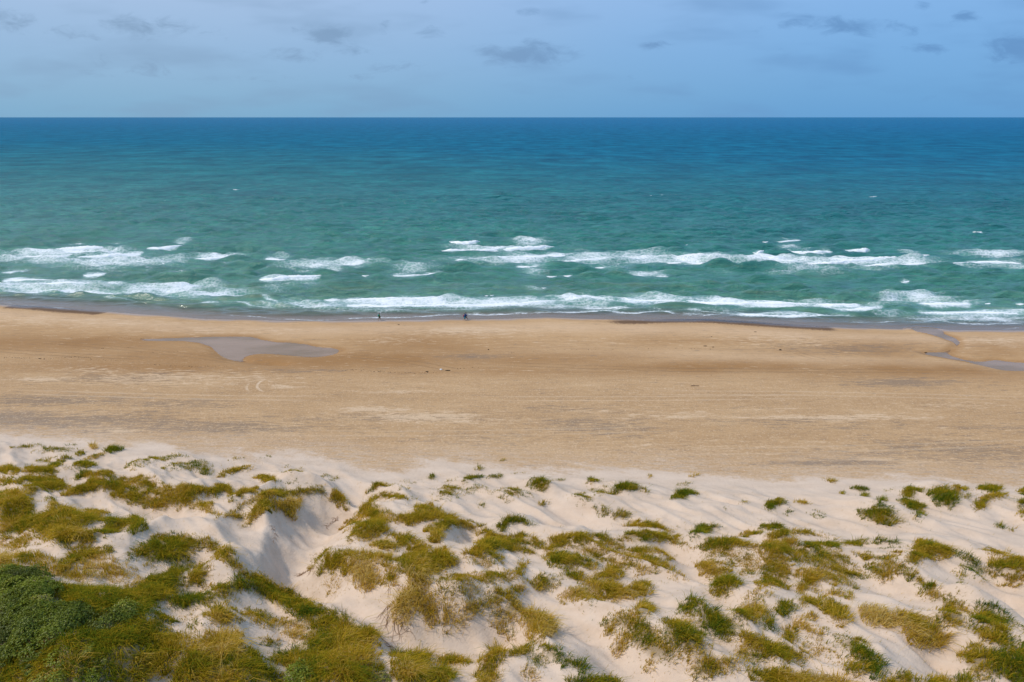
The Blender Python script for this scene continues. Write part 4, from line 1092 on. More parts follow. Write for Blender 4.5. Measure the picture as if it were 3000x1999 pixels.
# ------------------------------------------------------------------ vegetation
def grass_material():
    m, n = material("grass_blades")
    t = n.attr('tint')
    col = n.ramp(t, [(0.0, (0.0798, 0.1456, 0.016)), (0.22, (0.1881, 0.2128, 0.014)), (0.42, (0.3819, 0.289, 0.015)), (0.6, (0.57, 0.364, 0.026)), (0.78, (0.6612, 0.4368, 0.075)), (1.0, (0.75, 0.56, 0.21))])
    a = n.add('ShaderNodeBsdfDiffuse', {0: col}); b = n.add('ShaderNodeBsdfTranslucent', {0: col})
    s = n.add('ShaderNodeMixShader', {0: .45, 1: a, 2: b})
    n.add('ShaderNodeOutputMaterial', {0: s.outputs[0]}); return m
def leaf_material():
    m, n = material("shrub_leaves")
    t = n.attr('tint')
    col = n.ramp(t, [(0.0, (.070, .080, .006)), (.35, (.140, .165, .009)), (.65, (.215, .245, .014)), (.88, (.300, .280, .040)), (1.0, (.30, .24, .11))])
    a = n.add('ShaderNodeBsdfDiffuse', {0: col}); b = n.add('ShaderNodeBsdfTranslucent', {0: col})
    g = n.add('ShaderNodeBsdfGlossy', {0: (.9, 1, 1, 1), 'Roughness': .45})
    s = n.add('ShaderNodeMixShader', {0: .22, 1: a, 2: b}); s2 = n.add('ShaderNodeMixShader', {0: .02, 1: s.outputs[0], 2: g})
    n.add('ShaderNodeOutputMaterial', {0: s2.outputs[0]}); return m
M_GRASS, M_LEAF = grass_material(), leaf_material()
def Hat(x, y): return ground_z(x, y)

#            blades per m2, height, spread of height, tint, patchiness cut, lean
KIND = {'G': (370, .46, .35, .30, .35, .85), 'O': (365, .44, .35, .50, .36, .85), 'M': (350, .58, .35, .43, .28, .9), 'D': (350, .66, .35, .70, .31, 1.1),
        'g': (170, .28, .4, .33, .40, .8), 'o': (310, .30, .4, .52, .33, .8), 'm': (200, .38, .4, .52, .36, .8), 'd': (210, .46, .4, .68, .38, .95)}
CNAME = {'G': 'green', 'O': 'olive', 'M': 'mixed green and straw', 'D': 'straw brown', 'g': 'thin green', 'o': 'thin olive', 'm': 'thin mixed', 'd': 'thin straw'}

def blades(poly, ty):
    den, h0, hv, tint, cut, lean = KIND[ty]
    lo, hi = poly.min(0) - .4, poly.max(0) + .4
    n = int(np.prod(hi - lo) * den) + 8
    x = RNG.uniform(lo[0], hi[0], n); y = RNG.uniform(lo[1], hi[1], n)
    # gather the blades into tussocks of all sizes, strewn at random
    up = ty.isupper(); nt = max(2, int(np.prod(hi - lo) * (3.2 if up else 5.0)))
    tc = np.stack([RNG.uniform(lo[0], hi[0], nt), RNG.uniform(lo[1], hi[1], nt)], 1); tr = RNG.gamma(2.2, .13 if up else .085, nt) + .05
    ti = RNG.choice(nt, n, p=tr ** 1.7 / (tr ** 1.7).sum()); go = RNG.random(n) < (.80 if up else .84); tone = np.where(go, RNG.normal(0, .13, nt)[ti], 0); tall = np.where(go, (RNG.uniform(.6, 1.45, nt))[ti], .75)
    tx, tyy = tc[ti, 0], tc[ti, 1]
    x = np.where(go, tx + RNG.normal(0, 1, n) * tr[ti] * .95, x); y = np.where(go, tyy + RNG.normal(0, 1, n) * tr[ti] * .75, y)
    tx, tyy = np.where(go, tx, x), np.where(go, tyy, y)
    cen = poly.mean(0); big_ = cen + (poly - cen) * (1 + .26 / (np.abs(poly - cen).mean(0) + .3))
    wig = (.5 if up else .8) * (fbm(x / .7, y / .6, 410, 3) - .5) * 2
    k = inside(big_, x + wig, y + wig * .7)
    ed, _ = seg_dist(np.concatenate([poly, poly[:1]]), x, y)
    k = np.where(k, RNG.random(n) < .30 + ed / (.55 if up else .9), (ed < .45) & (RNG.random(n) < .16 * (1 - ed / .45)))
    p1 = fbm((x * .8 - y * .6) / 1.9, (x * .6 + y * .8) / .75, 420, 4, .6); p2 = vnoise(x / .40, y / .28, 430)
    k &= (p1 * .62 + p2 * .38) > cut
    x, y, p1, tx, tyy, tone, tall = x[k], y[k], p1[k], tx[k], tyy[k], tone[k], tall[k]; n = len(x)
    if n < 6:
        n = 10; c = poly.mean(0); x = c[0] + RNG.normal(0, .15, n); y = c[1] + RNG.normal(0, .12, n); p1 = np.full(n, .6); tone, tall = np.zeros(n), np.ones(n); tx, tyy = x * 0 + c[0], y * 0 + c[1]
    z = Hat(x, y) - .03
    big = fbm(x / 3.2, y / 2.6, 440, 3)
    h = tall * h0 * (.55 + .9 * big) * (1 - hv + 2 * hv * RNG.random(n))
    # combed by the wind, each tussock opening outwards
    ang = math.atan2(-.62, .78) + 2.2 * (fbm(x / 2.4, y / 2.4, 450, 2) - .5) + RNG.normal(0, .45, n)
    ox, oy = x - tx, y - tyy
    lx = np.cos(ang) * (.30 + .38 * RNG.random(n)) * lean + ox * 1.4; ly = np.sin(ang) * (.30 + .38 * RNG.random(n)) * lean + oy * 1.4
    rot = RNG.uniform(0, math.pi, n); wd = (.012 + .011 * RNG.random(n)) * (1.15 if ty.isupper() else 1.0)
    wx, wy = np.cos(rot) * wd, np.sin(rot) * wd
    V = np.empty((n, 5, 3)); ll = np.hypot(lx, ly)
    V[:, 0] = np.stack([x - wx, y - wy, z], 1); V[:, 1] = np.stack([x + wx, y + wy, z], 1)
    mx, my, mz = x + lx * h * .32, y + ly * h * .32, z + h * .62
    V[:, 2] = np.stack([mx - wx * .8, my - wy * .8, mz], 1); V[:, 3] = np.stack([mx + wx * .8, my + wy * .8, mz], 1)
    V[:, 4] = np.stack([x + lx * h, y + ly * h, z + h * np.clip(1.02 - .32 * ll, .45, 1)], 1)
    i = np.arange(n)[:, None] * 5
    F = np.concatenate([i + np.array([0, 1, 3]), i + np.array([0, 3, 2]), i + np.array([2, 3, 4])])
    tt = tint + tone + .55 * (fbm(x / 1.7, y / 1.3, 460, 4, .6) - .5) + RNG.normal(0, .10, n) + np.where(RNG.random(n) < .04, .25, 0)
    T = np.clip(np.stack([tt - .02, tt - .02, tt, tt, tt + .06], 1), 0, 1)
    return V.reshape(-1, 3), F, T.reshape(-1)

def shrub(poly):
    lo, hi = poly.min(0), poly.max(0); area = np.prod(hi - lo)
    n = max(3, int(area * 2.3)); c = RNG.uniform(lo, hi, (n, 2)); c = c[inside(poly, c[:, 0], c[:, 1])]
    if len(c) == 0: c = poly.mean(0)[None, :]
    small = area < 3
    V, F, T = [], [], []; base = 0
    for cx, cy in c:
        R = RNG.uniform(.34, .50) if small else RNG.uniform(.65, 1.2); hh = R * RNG.uniform(.55, .95); nl = int(430 * R * R + 60)
        z0 = float(Hat(cx, cy)); tone = .42 + 1.15 * (float(vnoise(cx / 2.3, cy / 1.9, 470)) - .5) + RNG.normal(0, .06)
        # sub-clusters on the dome
        ns = int(7 + 12 * R); a = RNG.uniform(0, 6.283, ns); e = np.arcsin(RNG.uniform(.02, 1, ns))
        sc = np.stack([np.cos(a) * np.cos(e), np.sin(a) * np.cos(e), np.sin(e)], 1)
        w_ = RNG.integers(0, ns, nl); dirn = sc[w_] + RNG.normal(0, .22, (nl, 3)); dirn[:, 2] = np.abs(dirn[:, 2]); dirn /= np.linalg.norm(dirn, axis=1)[:, None]
        rad = R * (.70 + .16 * RNG.random(ns)[w_] + RNG.normal(.12, .07, nl))
        p = np.stack([cx + dirn[:, 0] * rad, cy + dirn[:, 1] * rad, z0 + .10 + dirn[:, 2] * rad * hh / R], 1)
        gz = Hat(p[:, 0], p[:, 1]); p[:, 2] = np.maximum(p[:, 2], gz + .02)
        nn = dirn + RNG.normal(0, .55, (nl, 3)) + np.array([0, 0, .45]); nn /= np.linalg.norm(nn, axis=1)[:, None]
        t1 = np.cross(nn, RNG.normal(0, 1, (nl, 3))); t1 /= np.linalg.norm(t1, axis=1)[:, None] + 1e-9; t2 = np.cross(nn, t1)
        s = RNG.uniform(.042, .078, nl)[:, None]
        q = np.stack([p - t1 * s * 1.25, p + t2 * s * .7 - nn * s * .1, p + t1 * s * 1.25, p - t2 * s * .7 - nn * s * .1], 1)
        V.append(q.reshape(-1, 3)); i = base + np.arange(nl)[:, None] * 4
        F.append(np.concatenate([i + np.array([0, 1, 2]), i + np.array([0, 2, 3])])); base += nl * 4
        tt = tone + .22 * (RNG.random(ns)[w_] - .5) + RNG.normal(0, .06, nl) + np.where(RNG.random(nl) < .02, .4, 0)
        T.append(np.repeat(np.clip(tt, 0, 1), 4))
    return np.concatenate(V), np.concatenate(F), np.concatenate(T)

ZONES = [(0, 1290, 420, 1372, 'where the sand meets the beach far left'), (420, 1290, 760, 1372, 'on the dune foot left of middle'), (760, 1330, 1000, 1425, 'on sand behind the blowout rim'),
         (1000, 1330, 1270, 1425, 'on the dune foot beyond the eroded mound'), (1270, 1330, 1560, 1460, 'on smooth sand at the middle dune foot'), (1560, 1340, 1900, 1460, 'on smooth sand right of the middle dune foot'),
         (1900, 1340, 2440, 1520, 'on bare sand near the right dune foot'), (2440, 1370, 2720, 1540, 'on the low mounds at the right dune foot'), (2720, 1370, 3010, 1570, 'on the dune foot near the right edge'),
         (0, 1372, 210, 1465, 'on the front ridge at far left'), (210, 1372, 470, 1500, 'on the long ridge at upper left'), (470, 1372, 700, 1520, 'on the ridge left of the blowout'), (700, 1400, 1025, 1520, 'on the rim of the blowout'),
         (0, 1465, 300, 1600, 'beside the big meadow at left'), (300, 1500, 430, 1590, 'on a small knoll left of the crescent'), (380, 1550, 730, 1690, 'on the crescent dune at left'),
         (0, 1600, 400, 1720, 'on the bank above the thicket'), (0, 1700, 330, 2100, 'in the thicket at lower left'), (330, 1690, 560, 2100, 'on the slope right of the thicket'),
         (560, 1680, 700, 1800, 'on the sandy saddle by the thicket slope'), (700, 1670, 1130, 1900, 'along the lower ridge of the blowout'), (560, 1800, 830, 2100, 'at the bottom edge left of middle'), (830, 1880, 1270, 2100, 'at the bottom edge below the hollow'),
         (1030, 1460, 1200, 1600, 'on top of the eroded mound'), (920, 1590, 1120, 1740, 'on the eroded bank above the hollow'), (1120, 1560, 1360, 1700, 'on the middle of the eroded mound'), (1100, 1690, 1290, 1860, 'hanging over the sandy hollow'),
         (1200, 1440, 1480, 1570, 'on the seaward shoulder of the mound'), (1290, 1660, 1500, 1880, 'on the sand between mound and grass field'), (1360, 1540, 1600, 1680, 'around the small round sand pit'), (1370, 1860, 1520, 2100, 'at the bottom edge in the middle'),
         (1480, 1440, 1800, 1545, 'on the open sand above the field'), (1800, 1500, 2100, 1580, 'on the front of the grass field'), (1580, 1545, 1800, 1670, 'on the left of the grass field'), (1800, 1560, 2010, 1690, 'in the middle of the grass field'), (2000, 1545, 2330, 1640, 'on the upper right grass field'), (2000, 1640, 2330, 1745, 'on the lower right grass field'),
         (1560, 1660, 1760, 1790, 'below the left of the field'), (1760, 1660, 2000, 1800, 'on bare sand below the field'), (1560, 1780, 1780, 2100, 'beside the sandy channel at the bottom'), (1760, 1780, 1960, 1990, 'on the large dark knoll right of channel'), (1940, 1750, 2150, 1930, 'on the twin knolls right of the channel'),
         (2130, 1740, 2330, 1900, 'on the hummock below the grass field'), (1960, 1880, 2300, 2100, 'near the bottom right of the channel'), (2330, 1560, 2640, 1740, 'on the right end of the field'), (2640, 1570, 2890, 1800, 'on the long curved ridge at right'), (2870, 1590, 3010, 1720, 'at the right edge above the slope'),
         (2300, 1740, 2500, 1850, 'on the small hummock at right'), (2500, 1760, 2780, 1900, 'on the rounded twin mound at right'), (2740, 1770, 3010, 1910, 'on the knoll near the right edge'), (2800, 1890, 3010, 2100, 'at the bottom right corner'), (2400, 1840, 2620, 1990, 'on the sickle shaped ridge lower right'), (2240, 1850, 2480, 2100, 'at the bottom right of middle'), (2480, 1930, 2800, 2100, 'at the bottom edge lower right')]
def zone(px, py):
    for x0, y0, x1, y1, p in ZONES:
        if x0 <= px <= x1 and y0 <= py <= y1: return p
    return 'on the white dune sand'

items = []
for (ty, P), poly in zip(CLUMPS, POLY):
    if ty == 'S': v, f, t = shrub(poly); nm, mat, cat = 'dune_shrub', M_LEAF, 'shrub'
    else:
        v, f, t = blades(poly, ty); mat, cat = M_GRASS, 'grass'
        nm = 'dry_grass_clump' if ty in 'Dd' else ('marram_grass_clump' if ty.isupper() else 'sparse_grass_patch')
    c = poly.mean(0); loc = (float(c[0]), float(c[1]), float(Hat(c[0], c[1])))
    o = mesh_obj(nm, v, f, mat, attrs=dict(tint=t), loc=loc)
    ar = 0.5 * abs(np.dot(poly[:, 0], np.roll(poly[:, 1], 1)) - np.dot(poly[:, 1], np.roll(poly[:, 0], 1)))
    ext = P.max(0) - P.min(0); shape = 'elongated' if ext[0] > 2.6 * ext[1] else ('upright' if ext[1] > 1.15 * ext[0] else 'rounded')
    size = 'tiny' if ar < .8 else 'small' if ar < 3 else 'medium' if ar < 9 else 'large'
    if ty == 'S': lab = f'{size} {shape} dark green leafy shrub'; grp = 'leafy shrubs among the dune grass'
    else:
        lab = f'{size} {shape} {CNAME[ty]} grass clump'; grp = 'dry straw grass clumps' if ty in 'Dd' else ('marram grass clumps on the dunes' if ty.isupper() else 'sparse grass patches on the sand')
    o['category'] = cat; o['group'] = grp
    ctr = P.mean(0); items.append((o, lab + ' ' + zone(*ctr), ctr[0]))
number_labels(items)

# stray single blades around the clumps: nobody could count them
xs, ys_ = [], []
near = np.clip(DG.blur(mask, 1.7) * 1.5, 0, 1) * (1 - np.clip(DG.blur(mask, .15) * 1.5, 0, 1)) * sstep(foot_y(DG.X) - DG.Y, .5, 4)
n = 260000; x = RNG.uniform(-75, 75, n); y = RNG.uniform(26, 92, n)
k = RNG.random(n) < DG.at(near, x, y) * .60 * (fbm(x / .9, y / .5, 480, 3) > .50); x, y = x[k], y[k]
sv, sf, st = [], [], []; n = len(x); z = Hat(x, y) - .02; h = RNG.uniform(.15, .45, n); a = RNG.uniform(0, 6.283, n); wd = .016
V = np.stack([np.stack([x - wd * np.cos(a), y - wd * np.sin(a), z], 1), np.stack([x + wd * np.cos(a), y + wd * np.sin(a), z], 1), np.stack([x + .3 * h + RNG.normal(0, .06, n), y - .25 * h + RNG.normal(0, .06, n), z + h], 1)], 1).reshape(-1, 3)
o = mesh_obj('scattered_grass', V, np.arange(3 * n).reshape(-1, 3), M_GRASS, attrs=dict(tint=np.repeat(np.clip(RNG.normal(.55, .15, n), 0, 1), 3)), kind='stuff')
o['label'] = 'single thin grass blades scattered over the dune sand'

# the same grass goes on over the dunes beyond the edges of the view: one mass
n = 280000; x = RNG.uniform(-150, 150, n); y = RNG.uniform(2, 90, n); s_ = foot_y(x) - y
zc_ = y * math.cos(PITCH) + (CAM_H - 8) * math.sin(PITCH); yc_ = (CAM_H - 7 - .1 * y) * math.cos(PITCH) - y * math.sin(PITCH)
outside = (np.abs(x) > zc_ * .785) | (yc_ > zc_ * .54)
k = outside & (s_ > 3) & (fbm((x * .8 - y * .6) / 7, (x * .6 + y * .8) / 4, 490, 4) + .12 * sstep(s_, 5, 40) > .58) & (vnoise(x / .7, y / .5, 495) > .3); x, y = x[k], y[k]; n = len(x)
z = Hat(x, y) - .03; h = RNG.uniform(.3, .75, n); a = RNG.uniform(0, 6.283, n); wd = .035
V = np.stack([np.stack([x - wd * np.cos(a), y - wd * np.sin(a), z], 1), np.stack([x + wd * np.cos(a), y + wd * np.sin(a), z], 1), np.stack([x + .35 * h + RNG.normal(0, .12, n), y - .3 * h + RNG.normal(0, .12, n), z + h], 1)], 1).reshape(-1, 3)
o = mesh_obj('outlying_grass', V, np.arange(3 * n).reshape(-1, 3), M_GRASS, attrs=dict(tint=np.repeat(np.clip(.47 + .5 * (fbm(x / 5, y / 4, 497, 3) - .5) + RNG.normal(0, .08, n), 0, 1), 3)), kind='stuff')
o['label'] = 'dune grass covering the hills beyond the edges of the view'; print('OUTLYING', n)

# ------------------------------------------------------------------ simple plain materials
def plain(name, col, rough=.8, var=.25, scale=12.0, spec=.2):
    m, n = material(name); pos = n.add('ShaderNodeTexCoord').outputs['Object']; nz = n.noise(pos, scale, 4.0, .65)
    c = n.ramp(nz, [(.3, tuple(v * (1 - var) for v in col)), (.7, tuple(min(1, v * (1 + var)) for v in col))])
    p = n.add('ShaderNodeBsdfPrincipled', {'Base Color': c, 'Roughness': rough, 'Specular IOR Level': spec, 'Normal': n.add('ShaderNodeBump', {'Strength': .3, 'Distance': .02, 'Height': nz})})
    n.add('ShaderNodeOutputMaterial', {0: p.outputs[0]}); return m
def water_film():
    m, n = material("shallow_water"); pos = n.add('ShaderNodeTexCoord').outputs['Object']
    b = n.add('ShaderNodeBump', {'Strength': .18, 'Distance': .1, 'Height': n.noise(n.mapping(pos, scale=(1.5, 3, 1)), 1.0, 4.0)})
    fr = n.add('ShaderNodeFresnel', {0: 1.33, 'Normal': b}); tr = n.add('ShaderNodeBsdfTransparent', {0: (.86, .84, .82, 1)}); gl = n.add('ShaderNodeBsdfGlossy', {0: (1, 1, 1, 1), 'Roughness': .06, 'Normal': b})
    silt = n.add('ShaderNodeBsdfDiffuse', {0: n.ramp(n.noise(n.mapping(pos, scale=(.10, .3, 1)), 1.0, 4.0), [(.40, (.50, .345, .225)), (.62, (.34, .23, .115))])})
    dp = n.attr('depth'); w_ = n.add('ShaderNodeMixShader', {0: n.m('MULTIPLY', n.ss(dp, .0, .03), .52), 1: tr, 2: silt}); fr = n.add('ShaderNodeMath', {0: fr.outputs[0], 1: n.ss(dp, .0, .02)}, operation='MULTIPLY'); s = n.add('ShaderNodeMixShader', {0: fr.outputs[0], 1: w_, 2: gl})
    n.add('ShaderNodeOutputMaterial', {0: s.outputs[0]}); return m
M_FILM = water_film()
def sheet(name, poly, z, label):
    lo, hi = poly.min(0) - 1.6, poly.max(0) + 1.6; gx = np.arange(lo[0], hi[0], .5); gy = np.arange(lo[1], hi[1], .5); X_, Y_ = np.meshgrid(gx, gy)
    bl = np.zeros_like(X_, bool)
    g = Grid(lo[0], hi[0], lo[1], hi[1], .5); m_ = np.zeros_like(g.X); g.raster(poly, m_); keep = g.blur(m_, .7) > .03
    ny, nx = g.X.shape; F = grid_faces(ny, nx); F = F[keep.ravel()[F].any(1)]; used, inv = np.unique(F, return_inverse=True)
    o = mesh_obj(name, np.stack([g.X.ravel(), g.Y.ravel(), np.full(g.X.size, z)], 1)[used], inv.reshape(-1, 4), M_FILM, attrs=dict(depth=np.clip(z - ground_z(g.X.ravel()[used], g.Y.ravel()[used]), 0, 1)), smooth=True, kind='structure'); o['label'] = label
sheet('beach_pool', pool_poly, POOL_Z - .005, 'shallow grey tidal pool lying on the beach at left')
sheet('stream', stream_poly, STREAM_Z - .005, 'shallow winding stream draining across the beach at right')

# ------------------------------------------------------------------ seaweed and driftwood
M_WEED = plain('seaweed', (.055, .038, .020), .7, .4, 6); M_WOOD = plain('driftwood', (.14, .085, .05), .85, .35, 9); M_WHITE = plain('white_plastic', (.82, .82, .80), .5, .04)
WR = [('A', '0,942 130,942 250,946 330,950 400,940 520,936 610,942 640,955', 3.2), ('A', '640,950 720,956 800,962 940,972 1020,980 1100,995 1200,998 1400,1005 1600,1002', 1.6), ('A', '520,882 600,880 680,870 800,858', 1.4), ('A', '880,858 960,862', 1.5),
      ('B', '0,1030 120,1026 200,1036 290,1038 360,1044 480,1046 600,1040 700,1034', 3.4), ('B', '780,1018 860,1012 980,1005 1080,1000', 1.6), ('B', '1150,892 1350,885 1500,875 1700,866 1850,868 2100,862 2353,852', .9), ('C', '0,855 60,858 130,860 210,864', 1.8),
      ('C', '0,1052 200,1060 260,1050', .5), ('A', '400,785 650,788 900,785 1100,782', .8), ('A', '850,905 1000,898 1250,890', .6), ('C', '200,950 350,945 480,950', .5), ('C', '740,1040 900,1042 1000,1050', .35), ('C', '600,1030 700,1040', .4)]
wv, wf, base = [], [], 0
for r, s, dn in WR:
    q = on_plane(px_pts(r, s), 1.0); seg = np.hypot(*np.diff(q, axis=0).T); cum = np.concatenate([[0], np.cumsum(seg)]); n = int(cum[-1] * dn * 1.7); t = RNG.uniform(0, cum[-1], n)
    t = t + 1.2 * (fbm(t / 3, t * 0, 500, 2) - .5); x = np.interp(t, cum, q[:, 0]) + RNG.normal(0, .06, n); y = np.interp(t, cum, q[:, 1]) + RNG.normal(0, .16, n) + .7 * (fbm(x / 4, x * 0 + 3, 505, 3) - .5)
    z = Hat(x, y); L = RNG.uniform(.03, .16, n) * RNG.uniform(.5, 1.3, n); W_ = L * RNG.uniform(.25, .6, n); a = RNG.normal(0, .5, n)
    c_, s__ = np.cos(a), np.sin(a)
    P5 = np.stack([np.stack([x + c_ * L, y + s__ * L, z], 1), np.stack([x - s__ * W_, y + c_ * W_, z], 1), np.stack([x - c_ * L, y - s__ * L, z], 1), np.stack([x + s__ * W_, y - c_ * W_, z], 1), np.stack([x, y, z + W_ * .7 + .02], 1)], 1)
    i = base + np.arange(n)[:, None] * 5; wv.append(P5.reshape(-1, 3)); wf.append(np.concatenate([i + np.array(k) for k in ([0, 1, 4], [1, 2, 4], [2, 3, 4], [3, 0, 4])])); base += 5 * n
o = mesh_obj('seaweed_wrack', np.concatenate(wv), np.concatenate(wf), M_WEED, kind='stuff'); o['label'] = 'broken lines of dark seaweed left on the beach by the tide'

def at_px(px, py):
    """world point of a pixel on the beach"""
    z = 1.0
    for _ in range(4): p = on_plane([(px, py)], z)[0]; z = float(Hat(p[0], p[1]))
    return float(p[0]), float(p[1]), z

def lump(name, loc, size, mat, seed, parent=None, flat=1.0):
    """an uneven closed lump, resting on its base"""
    r_ = np.random.default_rng(seed); ny, nx = 7, 12; th = np.linspace(0.001, math.pi - .001, ny); ph = np.linspace(0, 2 * math.pi, nx, endpoint=False)
    T_, P_ = np.meshgrid(th, ph, indexing='ij'); k = 1 + .22 * fbm(np.cos(P_) * 1.3 + seed, np.sin(P_) * 1.3 + T_, seed, 2)
    V = np.stack([np.sin(T_) * np.cos(P_) * size[0] * k, np.sin(T_) * np.sin(P_) * size[1] * k, (np.cos(T_) * size[2] * k + size[2] * .7)], -1).reshape(-1, 3)
    F = [[i * nx + j, (i + 1) * nx + j, (i + 1) * nx + (j + 1) % nx, i * nx + (j + 1) % nx] for i in range(ny - 1) for j in range(nx)]
    o = mesh_obj(name, V, np.array(F), mat, smooth=True); o.location = loc; o.parent = parent; return o

def tube(path, r0, r1, k=6):
    path = np.asarray(path, float); n = len(path); V, F = [], []
    for i in range(n):
        d_ = path[min(i + 1, n - 1)] - path[max(i - 1, 0)]; d_ /= np.linalg.norm(d_) + 1e-9; a = np.cross(d_, [.3, .2, .9]); a /= np.linalg.norm(a) + 1e-9; b = np.cross(d_, a); r = r0 + (r1 - r0) * i / (n - 1)
        for j in range(k): t = 2 * math.pi * j / k; V.append(path[i] + r * (a * math.cos(t) + b * math.sin(t)))
    for i in range(n - 1):
        for j in range(k): F.append([i * k + j, i * k + (j + 1) % k, (i + 1) * k + (j + 1) % k, (i + 1) * k + j])
    return V, F

for px, py, sz, lab in ((1312, 1086.3, (.46, .16, .07), 'largest dark seaweed clump on the tide line below the walkers'), (1251, 1089.6, (.27, .12, .07), 'small dark seaweed clump left of the white scrap on the tideline'),
                        (2286, 1026.2, (.24, .16, .11), 'single dark seaweed clump on bare sand at right'), (2213, 973, (.30, .10, .05), 'flat dark seaweed clump near the wet sand at right'), (1431, 1025, (.16, .12, .08), 'small dark seaweed clump above the grey shell patch'),
                        (2712, 1034, (.28, .13, .07), 'dark seaweed clump beside the small pool of the stream'), (2066, 1014.5, (.38, .13, .06), 'long dark seaweed clump on the upper tide line'), (2089, 1017.6, (.20, .12, .06), 'dark seaweed clump at the right end of the upper tide line'),
                        (1168, 952, (.25, .10, .06), 'small brown seaweed clump on the sand below the left walker'), (2085, 987, (.12, .1, .05), 'tiny dark seaweed clump on pale sand at right')):
    tag(lump('seaweed_clump', at_px(px, py), sz, M_WEED, int(px)), lab, 'seaweed', 'seaweed clumps on the beach')
tag(lump('litter_scrap', at_px(1291.7, 1084.3), (.22, .16, .13), M_WHITE, 5), 'small white scrap of litter on the sand above the tide line', 'litter')
x, y, z = at_px(2036, 1131.6); pth = [(-.75, -.03, .05), (-.3, .02, .08), (.2, 0, .07), (.75, .05, .05)]
v, f = tube(pth, .06, .04); stick = mesh_obj('driftwood_stick', v, f, M_WOOD, smooth=True); stick.location = (x, y, z)
tag(stick, 'long brown driftwood stick lying on the bare middle beach', 'driftwood')
# yellow ball by the grass edge
q = hit([(1118.8, 1908)], DG, H)[0]
o = lump('ball', tuple(q - np.array([0, 0, .02])), (.075, .075, .075), plain('yellow_rubber', (.72, .50, .03), .45, .06, 6, .4), 3); tag(o, 'small yellow ball on sand at the grass edge below the hollow', 'ball')

# bared roots hanging on the eroded bank
M_ROOT = plain('root', (.26, .135, .07), .9, .4, 14)
def roots(name, pts, nroot, ln, label, seed):
    r_ = random.Random(seed); W_ = hit(pts, DG, H); V, F = [], []
    for _ in range(nroot):
        t = r_.random() * (len(W_) - 1); i = int(min(t, len(W_) - 2)); p = W_[i] * (1 - t + i) + W_[i + 1] * (t - i)
        x, y = p[0] + r_.uniform(-.2, .2), p[1] + r_.uniform(-.2, .2); a = -1.7 + r_.uniform(-.7, .7); path = []
        for s in range(7):
            path.append((x, y, float(Hat(x, y)) + .03 + .05 * r_.random())); a += r_.uniform(-.7, .7); st = ln / 6 * r_.uniform(.5, 1.3); x += math.cos(a) * st; y += math.sin(a) * st
        v, f = tube(path, .016, .007, 4); b = len(V); V += list(v); F += [[q_ + b for q_ in ff] for ff in f]
    V = np.array(V); c = V.mean(0); o = mesh_obj(name, V, np.array(F), M_ROOT, smooth=True, loc=(float(c[0]), float(c[1]), float(V[:, 2].min()))); tag(o, label, 'roots', 'bared roots on the eroded banks')
roots('bare_roots', [(1140, 1770), (1150, 1810), (1180, 1830)], 20, 1.9, 'tangled reddish bare roots below the big dry clump', 1)
roots('bare_roots', [(1140, 1715), (1165, 1720), (1185, 1712)], 9, 1.0, 'few bare roots curling out left of the big dry clump', 2)
roots('bare_roots', [(875, 1685), (905, 1668), (930, 1668)], 40, .5, 'reddish mat of roots at the left tip of eroded bank', 3)
roots('bare_roots', [(950, 1550), (975, 1530), (985, 1518)], 24, .5, 'dark root debris on the wall behind the blowout', 4)
roots('bare_roots', [(1125, 1875), (1140, 1890), (1145, 1897)], 14, .6, 'brown broken roots at the right end of the lower ridge', 5)
roots('bare_roots', [(840, 1728), (880, 1745), (920, 1775)], 18, .7, 'thin dead roots along the upper edge of lower ridge', 6)
roots('bare_roots', [(800, 1540), (812, 1570), (806, 1590)], 14, .45, 'dark crack of roots on the left wall of the blowout', 7)  # added strands stand in for a dark crack line and its drip shadow
roots('bare_roots', [(2855, 1470), (2880, 1450), (2845, 1485)], 10, .9, 'brown roots under the grass near the right dune foot', 8)
# ------------------------------------------------------------------ the people walking at the water's edge
def skin_mesh(name, verts, edges, radii, mat, root=0, parent=None, sub=2):
    me = bpy.data.meshes.new(name); me.from_pydata(verts, edges, []); o = bpy.data.objects.new(name, me); C.objects.link(o); me.materials.append(mat)
    md = o.modifiers.new('skin', 'SKIN'); md.use_smooth_shade = True
    for i, r in enumerate(radii):
        sv = me.skin_vertices[0].data[i]; sv.radius = (r, r) if not isinstance(r, tuple) else r; sv.use_root = (i == root)
    if sub: s = o.modifiers.new('sub', 'SUBSURF'); s.levels = sub; s.render_levels = sub
    if parent: o.parent = parent
    return o

